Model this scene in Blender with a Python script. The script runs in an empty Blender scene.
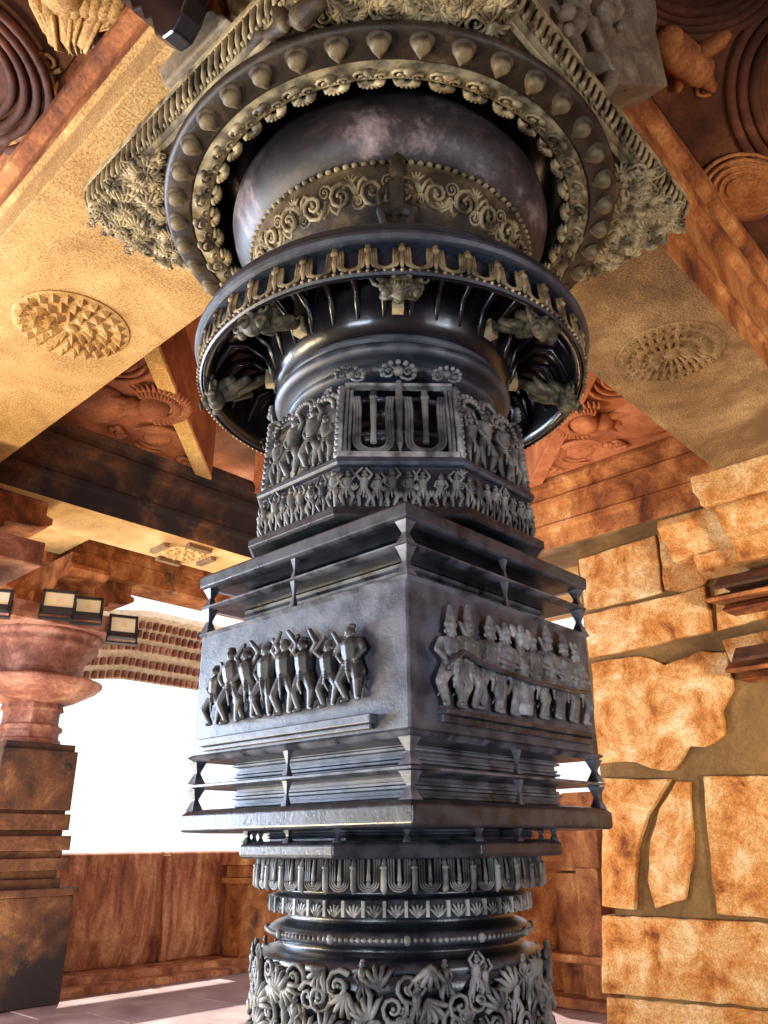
import bpy, bmesh, math, random
import numpy as np
from mathutils import Matrix, Vector
PI = math.pi
R = math.radians
sc = bpy.context.scene
COL = sc.collection

# ------------------------------------------------------------------ camera
CAMP = Vector((-1.84876, -1.67651, 1.62))
RT = Vector((0.68416499, -0.72928329, -0.00800902))
UPV = Vector((-0.27813828, -0.2710508, 0.92150451))
FW = Vector((0.67420869, 0.62823351, 0.38828507))
FPX = 787.8
cam = bpy.data.cameras.new('camera')
cam.sensor_fit = 'HORIZONTAL'
cam.sensor_width = 36.0
cam.lens = FPX / 768 * 36
cam.clip_start = 0.05
co = bpy.data.objects.new('camera', cam)
COL.objects.link(co)
co.matrix_world = Matrix(((RT.x, UPV.x, -FW.x, CAMP.x), (RT.y, UPV.y, -FW.y, CAMP.y), (RT.z, UPV.z, -FW.z, CAMP.z), (0, 0, 0, 1)))
sc.camera = co

# ------------------------------------------------------------------ world, lights, exposure
w = bpy.data.worlds.new('sky')
sc.world = w
w.use_nodes = True
nt = w.node_tree
bg = nt.nodes['Background']
bg.inputs[0].default_value = (0.93, 0.96, 1.0, 1)
bg.inputs[1].default_value = 1.25
sc.view_settings.view_transform = 'Standard'
sc.view_settings.look = 'None'
sc.view_settings.gamma = 1
sc.view_settings.use_curve_mapping = False
sc.view_settings.exposure = 0.3


def area(name, loc, target, size, power, color, size_y=None, spread=180):
    l = bpy.data.lights.new(name, 'AREA')
    l.energy = power
    l.color = color
    l.size = size
    l.spread = R(spread)
    if size_y:
        l.shape = 'RECTANGLE'
        l.size_y = size_y
    o = bpy.data.objects.new(name, l)
    o.location = loc
    o.rotation_euler = (Vector(target) - Vector(loc)).to_track_quat('-Z', 'Y').to_euler()
    COL.objects.link(o)
    return o


area('daylight_left_opening', (-2.6, 7.4, 2.1), (0.2, 0.3, 2.0), 3.2, 1100, (0.60, 0.74, 1.0), 2.0)
area('warm_bounce_rear_left', (-3.4, 3.4, 0.4), (-0.4, 1.8, 4.2), 1.6, 300, (1.0, 0.82, 0.50), 1.0)
area('warm_fill_front_right', (0.6, -4.9, 0.5), (4.6, 0.4, 3.0), 0.8, 115, (1.0, 0.84, 0.60), 0.5, 80)  # unseen warm fill added to brighten the block wall
area('cool_fill_right_face', (-0.2, -5.2, 1.3), (0.1, -0.4, 2.3), 0.9, 90, (0.84, 0.92, 1.0), 1.4)  # added cool fill for the block's right face; no door there
area('warm_fill_bay', (3.9, 3.0, 0.4), (2.4, 2.6, 5.0), 0.7, 45, (1.0, 0.62, 0.32), 0.6)  # added warm fill under the rear bay ceiling, no fitting modelled
area('ground_bounce_outside', (0.7, 7.0, 0.2), (3.2, 5.6, 5.0), 2.2, 260, (1.0, 0.84, 0.56), 1.4)
area('cool_fill_viewer_left', (-4.6, -1.2, 0.7), (0, 0, 2.7), 0.9, 120, (0.74, 0.86, 1.0), 0.7)  # unseen cool fill added on the viewer's left to light the pillar
sun = bpy.data.lights.new('sun', 'SUN')
sun.energy = 9.0
sun.angle = R(1)
sun.color = (1.0, .95, .86)
so = bpy.data.objects.new('sun', sun)
so.rotation_euler = (-Vector((.35, .55, .9))).to_track_quat('-Z', 'Y').to_euler()
COL.objects.link(so)

# ------------------------------------------------------------------ pixel-ray helper (measures places on real planes)


def _ray(u, v):
    return RT * (u - 384) - UPV * (v - 512) + FW * FPX


def onax(u, v, ax, val):
    d = _ray(u, v)
    return CAMP + d * ((val - CAMP[ax]) / d[ax])


# ------------------------------------------------------------------ mesh builder
class MB:
    def __init__(s):
        s.v = []
        s.f = []
        s.n = 0

    def add(s, V, F):
        V = np.asarray(V, float).reshape(-1, 3)
        s.v.append(V)
        n = s.n
        s.f.extend([tuple(i + n for i in f) for f in F])
        s.n += len(V)
        return s

    def merge(s, o, M=None, fn=None):
        V = o.verts()
        if M is not None:
            M = np.array(M)
            V = V @ M[:3, :3].T + M[:3, 3]
        if fn is not None:
            V = fn(V)
        return s.add(V, o.f)

    def verts(s):
        return np.concatenate(s.v) if s.v else np.zeros((0, 3))

    def warp(s, fn):
        V = fn(s.verts())
        s.v = [V]
        return s

    def box(s, x0, x1, y0, y1, z0, z1):
        V = [(x, y, z) for x in (x0, x1) for y in (y0, y1) for z in (z0, z1)]
        return s.add(V, [(0, 1, 3, 2), (4, 6, 7, 5), (0, 4, 5, 1), (2, 3, 7, 6), (0, 2, 6, 4), (1, 5, 7, 3)])

    def prism(s, poly, a, b, fn):
        """poly 2D extruded from w=a to w=b; fn(p,q,w)->xyz"""
        n = len(poly)
        V = [fn(p, q, a) for p, q in poly] + [fn(p, q, b) for p, q in poly]
        F = [tuple(range(n - 1, -1, -1)), tuple(range(n, 2 * n))]
        F += [(i, (i + 1) % n, n + (i + 1) % n, n + i) for i in range(n)]
        return s.add(V, F)

    def lathe(s, prof, n=64, c=(0, 0), fl=None, closed=False, a0=0.0, cap=True):
        V = []
        for r, z in prof:
            for k in range(n):
                t = a0 + 2 * PI * k / n
                rr, zz = (r, z) if fl is None else fl(r, z, t)
                V.append((c[0] + rr * math.cos(t), c[1] + rr * math.sin(t), zz))
        F = []
        m = len(prof)
        for i in range(m - 1 + (1 if closed else 0)):
            j = (i + 1) % m
            for k in range(n):
                l = (k + 1) % n
                F.append((i * n + k, i * n + l, j * n + l, j * n + k))
        if not closed and cap:
            F.append(tuple(range(n - 1, -1, -1)))
            F.append(tuple((m - 1) * n + k for k in range(n)))
        return s.add(V, F)

    def poly_lathe(s, prof, sides, a0, c=(0, 0), cap=True):
        """prof of (apothem,z); sides-gon with face normals at a0+k*2pi/sides"""
        q = 1 / math.cos(PI / sides)
        return s.lathe([(r * q, z) for r, z in prof], sides, c, a0=a0 + PI / sides, cap=cap)

    def tube(s, P, r, n=6, cap=True, flat=None):
        P = np.asarray(P, float)
        m = len(P)
        rr = np.full(m, r) if np.isscalar(r) else np.asarray(r, float)
        T = np.gradient(P, axis=0)
        T /= (np.linalg.norm(T, axis=1)[:, None] + 1e-12)
        up = np.array([0, 0, 1.0]) if abs(T[0][2]) < .9 else np.array([1.0, 0, 0])
        V = []
        for i in range(m):
            x = np.cross(T[i], up)
            nx = np.linalg.norm(x)
            x = x / nx if nx > 1e-6 else np.array([1.0, 0, 0])
            y = np.cross(x, T[i])
            up = y
            for k in range(n):
                a = 2 * PI * k / n
                V.append(P[i] + rr[i] * (math.cos(a) * x + math.sin(a) * y))
        F = [(i * n + k, i * n + (k + 1) % n, (i + 1) * n + (k + 1) % n, (i + 1) * n + k) for i in range(m - 1) for k in range(n)]
        if cap:
            F += [tuple(range(n - 1, -1, -1)), tuple((m - 1) * n + k for k in range(n))]
        return s.add(V, F)

    def ball(s, c, r, nu=8, nv=5):
        r = (r, r, r) if np.isscalar(r) else r
        V = [(c[0], c[1], c[2] - r[2])]
        for j in range(1, nv):
            a = -PI / 2 + PI * j / nv
            for k in range(nu):
                t = 2 * PI * k / nu
                V.append((c[0] + r[0] * math.cos(a) * math.cos(t), c[1] + r[1] * math.cos(a) * math.sin(t), c[2] + r[2] * math.sin(a)))
        V.append((c[0], c[1], c[2] + r[2]))
        F = [(0, 1 + (k + 1) % nu, 1 + k) for k in range(nu)]
        for j in range(nv - 2):
            b = 1 + j * nu
            F += [(b + k, b + (k + 1) % nu, b + nu + (k + 1) % nu, b + nu + k) for k in range(nu)]
        b = 1 + (nv - 2) * nu
        F += [(b + k, b + (k + 1) % nu, len(V) - 1) for k in range(nu)]
        return s.add(V, F)

    def limb(s, a, b, ra, rb, n=7):
        a = np.array(a, float)
        b = np.array(b, float)
        d = (b - a)
        L = np.linalg.norm(d) + 1e-9
        d = d / L
        P = [a - d * ra * .8, a - d * ra * .4, a, a + (b - a) * .5, b, b + d * rb * .4, b + d * rb * .8]
        return s.tube(P, [ra * .35, ra * .85, ra, (ra + rb) / 2 * 1.04, rb, rb * .85, rb * .35], n)

    def mesh(s, name, mats, smooth=False):
        me = bpy.data.meshes.new(name)
        me.from_pydata(s.verts().tolist(), [], s.f)
        bm = bmesh.new()
        bm.from_mesh(me)
        bmesh.ops.recalc_face_normals(bm, faces=bm.faces)
        bm.to_mesh(me)
        bm.free()
        for m in (mats if isinstance(mats, (list, tuple)) else [mats]):
            me.materials.append(m)
        if smooth:
            me.polygons.foreach_set('use_smooth', [True] * len(me.polygons))
        me.update()
        return me

    def build(s, name, mat, parent=None, smooth=False, loc=None, bevel=0, remesh=0):
        o = bpy.data.objects.new(name, s.mesh(name, mat, smooth))
        COL.objects.link(o)
        if parent is not None:
            o.parent = parent
        if loc is not None:
            o.location = loc
        if bevel:
            b = o.modifiers.new('bevel', 'BEVEL')
            b.width = bevel
            b.segments = 2
            b.limit_method = 'ANGLE'
            b.angle_limit = R(38)
        if remesh:
            b = o.modifiers.new('remesh', 'REMESH')
            b.mode = 'VOXEL'
            b.voxel_size = remesh
            b.use_smooth_shade = True
        return o


def thing(name, loc=(0, 0, 0), rz=0.0):
    o = bpy.data.objects.new(name, None)
    o.empty_display_size = .1
    o.location = loc
    o.rotation_euler = (0, 0, rz)
    COL.objects.link(o)
    return o


def tag(o, label, cat, group=None, kind=None):
    if label:
        o['label'] = label
    if cat:
        o['category'] = cat
    if group:
        o['group'] = group
    if kind:
        o['kind'] = kind
    return o


def struct(o):
    o['kind'] = 'structure'
    return o


def rotz(a):
    return np.array(Matrix.Rotation(a, 4, 'Z'))


def frame(o, ax, ay, az):
    M = np.eye(4)
    M[:3, 0] = ax
    M[:3, 1] = ay
    M[:3, 2] = az
    M[:3, 3] = o
    return M


# ------------------------------------------------------------------ materials
def newmat(name):
    m = bpy.data.materials.new(name)
    m.use_nodes = True
    return m, m.node_tree.nodes, m.node_tree.links


def stone(name, cols, scale=2.0, stretch=(1, 1, 1), rough=.85, bump=.35, grain=60, stain=None, wear_hilite=None, spec=.3, detail=9, stain_scale=1.3, stain_lo=.52, wear_hilite_rng=(.5, .58), dist=.01, gb=.35):
    m, N, L = newmat(name)
    b = N['Principled BSDF']
    b.inputs['Roughness'].default_value = rough
    b.inputs['Specular IOR Level'].default_value = spec
    tc = N.new('ShaderNodeTexCoord')
    mp = N.new('ShaderNodeMapping')
    mp.inputs['Scale'].default_value = stretch
    L.new(tc.outputs['Object'], mp.inputs[0])
    n1 = N.new('ShaderNodeTexNoise')
    n1.inputs['Scale'].default_value = scale
    n1.inputs['Detail'].default_value = detail
    n1.inputs['Roughness'].default_value = .68
    n1.inputs['Distortion'].default_value = .4
    L.new(mp.outputs[0], n1.inputs[0])
    cr = N.new('ShaderNodeValToRGB')
    while len(cr.color_ramp.elements) < len(cols):
        cr.color_ramp.elements.new(.5)
    for i, (p_, c) in enumerate(cols):
        cr.color_ramp.elements[i].position = p_
        cr.color_ramp.elements[i].color = (*c, 1)
    L.new(n1.outputs[0], cr.inputs[0])
    out = cr.outputs[0]
    n3 = N.new('ShaderNodeTexNoise')
    n3.inputs['Scale'].default_value = grain
    n3.inputs['Detail'].default_value = 4
    n3.inputs['Roughness'].default_value = .7
    L.new(tc.outputs['Object'], n3.inputs[0])
    mg = N.new('ShaderNodeMix')
    mg.data_type = 'RGBA'
    mg.blend_type = 'MULTIPLY'
    mg.inputs[0].default_value = 1.0
    gr = N.new('ShaderNodeMapRange')
    gr.inputs[1].default_value = .35
    gr.inputs[2].default_value = .62
    gr.inputs[3].default_value = 1 - gb
    gr.inputs[4].default_value = 1.1
    L.new(n3.outputs[0], gr.inputs[0])
    cg = N.new('ShaderNodeCombineColor')
    for k in range(3):
        L.new(gr.outputs[0], cg.inputs[k])
    L.new(out, mg.inputs[6])
    L.new(cg.outputs[0], mg.inputs[7])
    out = mg.outputs[2]
    if stain:
        n2 = N.new('ShaderNodeTexNoise')
        n2.inputs['Scale'].default_value = stain_scale
        n2.inputs['Detail'].default_value = 8
        n2.inputs['Roughness'].default_value = .65
        L.new(mp.outputs[0], n2.inputs[0])
        mr = N.new('ShaderNodeMapRange')
        mr.inputs[1].default_value = stain_lo
        mr.inputs[2].default_value = stain_lo + .1
        L.new(n2.outputs[0], mr.inputs[0])
        mx = N.new('ShaderNodeMix')
        mx.data_type = 'RGBA'
        L.new(mr.outputs[0], mx.inputs[0])
        L.new(out, mx.inputs[6])
        mx.inputs[7].default_value = (*stain, 1)
        out = mx.outputs[2]
    if wear_hilite:  # pale convex edges: wear, and highlights painted on raised carving
        g = N.new('ShaderNodeNewGeometry')
        mr = N.new('ShaderNodeMapRange')
        mr.inputs[1].default_value = wear_hilite_rng[0]
        mr.inputs[2].default_value = wear_hilite_rng[1]
        L.new(g.outputs['Pointiness'], mr.inputs[0])
        n4 = N.new('ShaderNodeTexNoise')
        n4.inputs['Scale'].default_value = 14
        n4.inputs['Detail'].default_value = 6
        L.new(tc.outputs['Object'], n4.inputs[0])
        m4 = N.new('ShaderNodeMapRange')
        m4.inputs[1].default_value = .38
        m4.inputs[2].default_value = .6
        m4.inputs[3].default_value = .1
        m4.inputs[4].default_value = .8
        L.new(n4.outputs[0], m4.inputs[0])
        ml = N.new('ShaderNodeMath')
        ml.operation = 'MULTIPLY'
        L.new(mr.outputs[0], ml.inputs[0])
        L.new(m4.outputs[0], ml.inputs[1])
        mx = N.new('ShaderNodeMix')
        mx.data_type = 'RGBA'
        L.new(ml.outputs[0], mx.inputs[0])
        L.new(out, mx.inputs[6])
        mx.inputs[7].default_value = (*wear_hilite, 1)
        out = mx.outputs[2]
    L.new(out, b.inputs['Base Color'])
    bp = N.new('ShaderNodeBump')
    bp.inputs['Strength'].default_value = bump
    bp.inputs['Distance'].default_value = dist
    ad = N.new('ShaderNodeMath')
    ad.operation = 'ADD'
    L.new(n3.outputs[0], ad.inputs[0])
    L.new(n1.outputs[0], ad.inputs[1])
    L.new(ad.outputs[0], bp.inputs['Height'])
    L.new(bp.outputs[0], b.inputs['Normal'])
    return m


M_basalt = stone('polished_basalt', [(.3, (.003, .004, .006)), (.55, (.008, .011, .016)), (.75, (.035, .045, .06))], 5, rough=.27, bump=.25, grain=90, wear_hilite=(.16, .17, .20), spec=.6, wear_hilite_rng=(.52, .64), dist=.004)
M_panel = stone('worn_basalt_panel', [(.3, (.005, .008, .014)), (.52, (.014, .020, .032)), (.75, (.06, .075, .10))], 6, rough=.43, bump=.3, grain=110, wear_hilite=(.20, .21, .25), spec=.6, wear_hilite_rng=(.52, .62), dist=.004)
M_carve = stone('carved_basalt', [(.3, (.006, .007, .009)), (.52, (.022, .024, .026)), (.75, (.13, .13, .115))], 9, rough=.5, bump=.4, grain=80, wear_hilite=(.50, .50, .47), spec=.5, wear_hilite_rng=(.52, .70), dist=.004)
M_silver = stone('dusted_highlight_basalt', [(.3, (.03, .032, .035)), (.5, (.12, .125, .13)), (.72, (.42, .43, .44))], 12, rough=.5, bump=.4, grain=80, wear_hilite=(.55, .56, .56), spec=.5, wear_hilite_rng=(.50, .66), dist=.004)  # pale dust tone that also paints silver highlights on the right relief
M_khaki = stone('dusty_carved_stone', [(.3, (.006, .004, .003)), (.5, (.032, .018, .007)), (.74, (.20, .13, .05))], 7, rough=.62, bump=.5, grain=90, wear_hilite=(.58, .46, .25), spec=.35, wear_hilite_rng=(.52, .66), dist=.005)
M_ebony = stone('dark_bell_stone', [(.35, (.003, .003, .004)), (.6, (.008, .007, .010)), (.8, (.04, .032, .036))], 2.2, rough=.25, bump=.15, grain=60, spec=.6, dist=.004)
M_cushion = stone('mottled_bell_stone', [(.43, (.006, .005, .006)), (.55, (.05, .035, .034)), (.72, (.42, .32, .32))], 2.6, rough=.5, bump=.2, grain=60, spec=.5, dist=.004)
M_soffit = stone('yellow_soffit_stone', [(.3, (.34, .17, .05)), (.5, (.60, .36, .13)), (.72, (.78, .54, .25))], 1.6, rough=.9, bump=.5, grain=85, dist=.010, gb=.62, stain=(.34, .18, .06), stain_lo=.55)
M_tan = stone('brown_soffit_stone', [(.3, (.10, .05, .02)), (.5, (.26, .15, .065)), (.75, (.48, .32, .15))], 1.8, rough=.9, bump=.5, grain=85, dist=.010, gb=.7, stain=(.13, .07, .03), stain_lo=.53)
M_red = stone('red_sandstone', [(.34, (.07, .018, .006)), (.47, (.26, .08, .022)), (.6, (.46, .19, .06)), (.74, (.70, .44, .20))], 2.4, rough=.85, bump=.45, grain=50, dist=.008, stain=(.07, .03, .015), stain_lo=.6, stretch=(1, 1, .7))
M_dark = stone('dark_patchy_sandstone', [(.35, (.045, .022, .018)), (.55, (.15, .065, .032)), (.72, (.38, .20, .10))], 2.2, rough=.85, bump=.45, grain=50, dist=.008, stain=(.022, .015, .018), stain_lo=.47, stain_scale=.7)  # dark red-brown sandstone with near-black noise patches
M_ceil = stone('ceiling_sandstone', [(.35, (.26, .075, .03)), (.55, (.46, .17, .075)), (.75, (.62, .30, .15))], 1.8, rough=.8, bump=.2, grain=40, dist=.006, gb=.2)
M_ringd = stone('dark_ring_stone', [(.3, (.006, .004, .003)), (.52, (.028, .017, .010)), (.76, (.13, .085, .045))], 6, rough=.5, bump=.4, grain=90, spec=.45, dist=.004)
M_ceilmid = stone('maroon_ceiling_sandstone', [(.35, (.10, .028, .014)), (.55, (.24, .075, .032)), (.75, (.44, .18, .08))], 2.2, rough=.8, bump=.3, grain=40, dist=.006, gb=.25)
M_mask = stone('mottled_mask_stone', [(.3, (.008, .007, .005)), (.5, (.05, .042, .025)), (.7, (.30, .26, .15))], 16, rough=.55, bump=.6, grain=120, spec=.4, dist=.005)
M_ceildark = stone('shaded_ceiling_sandstone', [(.35, (.035, .010, .005)), (.55, (.10, .032, .013)), (.75, (.24, .095, .04))], 1.8, rough=.8, bump=.3, grain=40, dist=.006, gb=.25)  # darker ceiling stone: shadow over the near bays painted into the colour
M_block = stone('wall_block_stone', [(.32, (.16, .04, .010)), (.44, (.48, .19, .045)), (.55, (.62, .36, .15)), (.70, (.80, .64, .42))], 3.4, rough=.85, bump=.9, grain=70, dist=.014, gb=.45)
M_mortar = stone('brown_cement_mortar', [(.35, (.08, .04, .012)), (.6, (.17, .095, .03)), (.8, (.27, .16, .055))], 2, rough=.8, bump=.2, grain=40, dist=.006, gb=.2)
M_parapet = stone('parapet_sandstone', [(.34, (.12, .032, .014)), (.48, (.30, .10, .04)), (.64, (.52, .25, .12))], 2.2, rough=.7, bump=.4, grain=30, dist=.008, stretch=(2.2, 2.2, .5), gb=.3)
M_pink = stone('pink_sandstone', [(.34, (.08, .025, .02)), (.5, (.24, .09, .06)), (.68, (.50, .27, .19))], 2.2, rough=.7, bump=.35, grain=40, dist=.006, gb=.25)
M_grey = stone('grey_plinth_stone', [(.35, (.13, .095, .06)), (.55, (.26, .20, .13)), (.75, (.42, .34, .23))], 4, rough=.7, bump=.4, grain=60, dist=.006)
M_floor = stone('floor_flagstone', [(.35, (.16, .09, .09)), (.55, (.30, .20, .19)), (.75, (.44, .33, .32))], 1.2, rough=.35, bump=.15, grain=30, dist=.004, spec=.6, gb=.2)
M_ground = stone('sunlit_ground', [(.35, (.55, .45, .32)), (.7, (.75, .66, .52))], .4, rough=.9, bump=.1, grain=10)


def plain(name, c, rough=.5, metal=0, emi=None, es=1):
    m, N, L = newmat(name)
    b = N['Principled BSDF']
    n = N.new('ShaderNodeTexNoise')
    n.inputs['Scale'].default_value = 30
    mr = N.new('ShaderNodeMapRange')
    mr.inputs[3].default_value = max(.05, rough - .1)
    mr.inputs[4].default_value = rough + .1
    L.new(n.outputs[0], mr.inputs[0])
    L.new(mr.outputs[0], b.inputs['Roughness'])
    b.inputs['Base Color'].default_value = (*c, 1)
    b.inputs['Metallic'].default_value = metal
    if emi:
        b.inputs['Emission Color'].default_value = (*emi, 1)
        b.inputs['Emission Strength'].default_value = es
    return m


M_black = plain('black_lamp_housing', (.012, .014, .018), .4)
M_refl = plain('lamp_reflector', (.62, .52, .36), .4, 0, (1, .82, .5), .12)
M_led = plain('led_chip', (.70, .58, .32), .5)

random.seed(7)
rnd = random.random


# ------------------------------------------------------------------ ornament pieces (local x,y in the plane, z outward)
def spiral(r=1.0, turns=1.6, tr=.16, n=18, sgn=1, z=.12, seg=5):
    m = MB()
    P = []
    rr = []
    for i in range(n):
        t = i / (n - 1)
        a = sgn * turns * 2 * PI * t
        q = r * (1 - .82 * t)
        P.append((q * math.cos(a), q * math.sin(a), z + .25 * t * r))
        rr.append(tr * r * (1 - .35 * t))
    m.tube(P, rr, seg)
    m.ball((0, 0, z + .18 * r), (.16 * r, .16 * r, .12 * r), 6, 4)
    return m


def put(mb, piece, o, ax, ay, az, s=1.0):
    mb.merge(piece, frame(o, np.array(ax) * s, np.array(ay) * s, np.array(az) * s))


SP1 = spiral(1, 1.5, .2, 14, 1)
SP2 = spiral(1, 1.5, .2, 14, -1)


def leaf(n=5):
    m = MB()
    for k in range(n):
        a = (k - (n - 1) / 2) * .42
        P = [(0, 0, .1), (.5 * math.sin(a), .5 * math.cos(a), .28), (1.0 * math.sin(a), 1.0 * math.cos(a), .2), (1.15 * math.sin(a * 1.2), 1.12 * math.cos(a), .05)]
        m.tube(P, [.1, .17, .13, .04], 5)
    return m


LEAF = leaf()


def figure(kind='dance', seed=0, crown=0.0, n=7):
    """standing figure about one unit tall, x right, y up, z out of the wall"""
    r = random.Random(seed)
    j = lambda a: (r.random() - .5) * a
    m = MB()
    hip = (j(.06), .50, .07)
    chest = (hip[0] + j(.08), .72, .09)
    neck = (chest[0] + j(.03), .80, .10)
    head = (neck[0] + j(.03), .885, .11)
    fat = 1.22
    _l = m.limb
    m.limb = lambda a, b, ra, rb, n=7: _l(a, b, ra * fat, rb * fat, n)
    m.limb(hip, chest, .085, .10, n)
    m.limb((chest[0] - .07, .755, .085), (chest[0] + .07, .755, .085), .045, .045, n)
    m.limb(neck, head, .035, .04, n)
    m.ball(head, (.062, .078, .065), 9, 7)
    m.ball((head[0], head[1] - .01, head[2] + .06), (.014, .022, .018), 6, 4)
    for s in (-1, 1):
        kb = .05 + r.random() * .07
        knee = (hip[0] + s * (.055 + kb), .27 + j(.03), .12)
        foot = (hip[0] + s * (.06 + r.random() * .03), .035, .07)
        m.limb((hip[0] + s * .045, .47, .07), knee, .068, .05, n)
        m.limb(knee, foot, .05, .03, n)
        m.limb(foot, (foot[0] + s * .05, .02, .11), .028, .02, n)
        sh = (chest[0] + s * .11, .755, .09)
        if kind == 'raise':
            el = (chest[0] + s * (.19 + j(.03)), .88 + j(.05), .12)
            ha = (chest[0] + s * (.07 + j(.05)), 1.05 + j(.06), .12)
        elif kind == 'pull':
            el = (chest[0] + s * .15, .60, .14)
            ha = (chest[0] + s * .03 + .10, .55, .18)
        elif kind == 'mix' and s == 1:
            el = (chest[0] + s * .2, .84, .12)
            ha = (chest[0] + s * .10, 1.0, .12)
        else:
            el = (chest[0] + s * .18, .62, .10)
            ha = (chest[0] + s * (.08 + j(.04)), .50, .15)
        m.limb(sh, el, .036, .03, n)
        m.limb(el, ha, .03, .024, n)
        m.ball(ha, .03, 6, 4)
    for q in range(3):
        m.tube([(hip[0] - .11, .51 - .035 * q, .05), (hip[0], .49 - .04 * q, .185), (hip[0] + .11, .51 - .035 * q, .05)], .014, 5)
    m.tube([(chest[0] - .07, .79, .12), (chest[0], .70, .215), (chest[0] + .07, .79, .12)], .012, 5)
    m.tube([(chest[0] - .05, .80, .12), (chest[0], .745, .20), (chest[0] + .05, .80, .12)], .010, 5)
    for s in (-1, 1):
        m.tube([(hip[0] + s * .10, .49, .06), (hip[0] + s * .15, .36, .07), (hip[0] + s * .12, .20, .05), (hip[0] + s * .17, .10, .03)], [.022, .026, .02, .008], 5)
        m.ball((head[0] + s * .065, head[1] - .03, head[2]), (.02, .03, .02), 6, 4)
    m.tube([(hip[0], .48, .15), (hip[0] + j(.04), .36, .16), (hip[0] + j(.06), .22, .12)], [.03, .028, .015], 5)
    if crown:
        m.lathe([(.07, 0), (.075, .03), (.055, .06), (.05, crown * .5), (.02, crown)], 8)
        V = m.v[-1]
        m.v[-1] = np.stack([V[:, 0] + head[0], V[:, 2] + head[1] + .04, V[:, 1] + head[2]], -1)
    else:
        m.ball((head[0] + j(.05), head[1] + .07, head[2] - .01), (.06, .04, .05), 7, 5)
    return m


FIGS = [figure(k, i) for i, k in enumerate(['raise', 'mix', 'dance', 'raise', 'dance', 'mix'])]
FIGLOW = [figure(k, i + 20, n=5) for i, k in enumerate(['raise', 'mix', 'dance', 'dance'])]

# =================================================================== THE HALL
# ground and floor
g = MB().box(-40, 40, -40, 40, -.9, -.6)
tag(struct(g.build('floor_ground', M_ground)), 'pale sunlit ground outside the hall', None)
f = MB()
for i in range(-5, 8):
    for jx in range(-6, 11):
        off = .5 * (jx % 2)
        x0, y0 = i * 1.3 + off, jx * .92
        dz = rnd() * .008
        f.box(x0 + .006, x0 + 1.294, y0 + .006, y0 + .914, -.12, -dz)
f.box(-6.5, 10.5, -5.5, 10.1, -.6, -.02)
struct(f.build('floor', M_floor, bevel=.006))
st = MB()
st.prism([(8.28, 0), (8.28, .05), (8.34, .075), (9.3, .075), (9.3, 0)], 2.6, 10.4, lambda p, q, w_: (w_, p, q))
st.prism([(8.62, .075), (8.62, .13), (8.66, .145), (9.3, .145), (9.3, .075)], 3.1, 10.4, lambda p, q, w_: (w_, p - .02 * (w_ - 3), q))
struct(st.build('trim_1', M_parapet))

# right wall of cut blocks set in brown mortar; traced on the wall plane x = 4.65
WX = 4.65


def wallpoly(px):
    o = []
    for u, v in px:
        q = onax(u, v, 0, WX)
        o.append((q.y, q.z))
    return o


wr = MB()
wr.box(WX + .035, WX + .75, -6.0, 1.87, -.02, 4.30)
wall_r = struct(wr.build('wall_right', M_mortar))
wall_r['label'] = 'wall of large rough orange stone blocks bedded in brown mortar'


def rough_poly(P, seed, amp=.02, step=.09):
    r = random.Random(seed)
    out = []
    n = len(P)
    for i in range(n):
        a = np.array(P[i])
        b = np.array(P[(i + 1) % n])
        L = np.linalg.norm(b - a)
        k = max(1, int(L / step))
        nn = np.array([-(b - a)[1], (b - a)[0]]) / (L + 1e-9)
        for q in range(k):
            t = q / k
            p_ = a + (b - a) * t + (nn * (r.random() - .5) * amp if q else 0)
            out.append(tuple(p_))
    return out


LFT = {583: 578, 591: 584, 592: 584, 598: 590, 600: 591, 606: 598, 607: 603, 609: 606}
BL = [
    [(583, 559), (655, 535), (662, 592), (640, 598), (591, 611)],
    [(658, 534), (712, 515), (720, 560), (706, 584), (684, 592), (665, 590)],
    [(592, 615), (680, 594), (706, 586), (712, 631), (650, 646), (598, 658)],
    [(714, 584), (790, 556), (790, 610), (717, 631)],
    [(600, 663), (640, 656), (665, 665), (700, 651), (728, 652), (733, 690), (722, 710), (725, 735), (705, 747), (689, 746), (673, 771), (650, 768), (635, 762), (606, 764)],
    [(607, 778), (671, 779), (648, 815), (638, 850), (635, 910), (607, 906)],
    [(676, 781), (690, 781), (693, 850), (685, 900), (655, 909), (647, 880), (650, 840), (659, 808)],
    [(703, 776), (800, 776), (800, 922), (717, 914), (711, 866)],
    [(607, 915), (800, 924), (800, 1010), (607, 993)],
    [(609, 997), (800, 1014), (800, 1075), (609, 1075)],
    [(722, 640), (768, 630), (800, 625), (800, 655), (733, 668)],
]
blocks = MB()
for k, P in enumerate(BL):
    P = [(LFT.get(u, u), v) for u, v in P]
    pl = rough_poly(wallpoly(P), k, .022 if k in (4, 6, 1) else .012)
    pl2 = [(y + (0), z) for y, z in pl]
    blocks.prism(pl2, WX + .2, WX - .012 * (k % 3), lambda p, q, w_: (w_, p, q))
# blocks further toward the viewer, off to the side of the photograph
zz = [(-.02, .62), (.64, 1.15), (1.17, 2.1), (2.12, 2.9), (2.92, 3.5), (3.52, 4.28)]
for i, (z0, z1) in enumerate(zz):
    y = -5.98
    kk = 0
    yend = .25 - .0 * i
    while y < yend - .05:
        y1 = min(yend, y + .9 + .5 * rnd())
        blocks.prism(rough_poly([(y, z0), (y1 - .02, z0), (y1 - .02, z1), (y, z1)], i * 20 + kk, .015), WX + .2, WX - .02 * rnd(), lambda p, q, w_: (w_, p, q))
        y = y1
        kk += 1
bo = blocks.build('stone_block_facing', M_block, wall_r, bevel=.012)
bo['label'] = 'rough orange and buff stone blocks'

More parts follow.
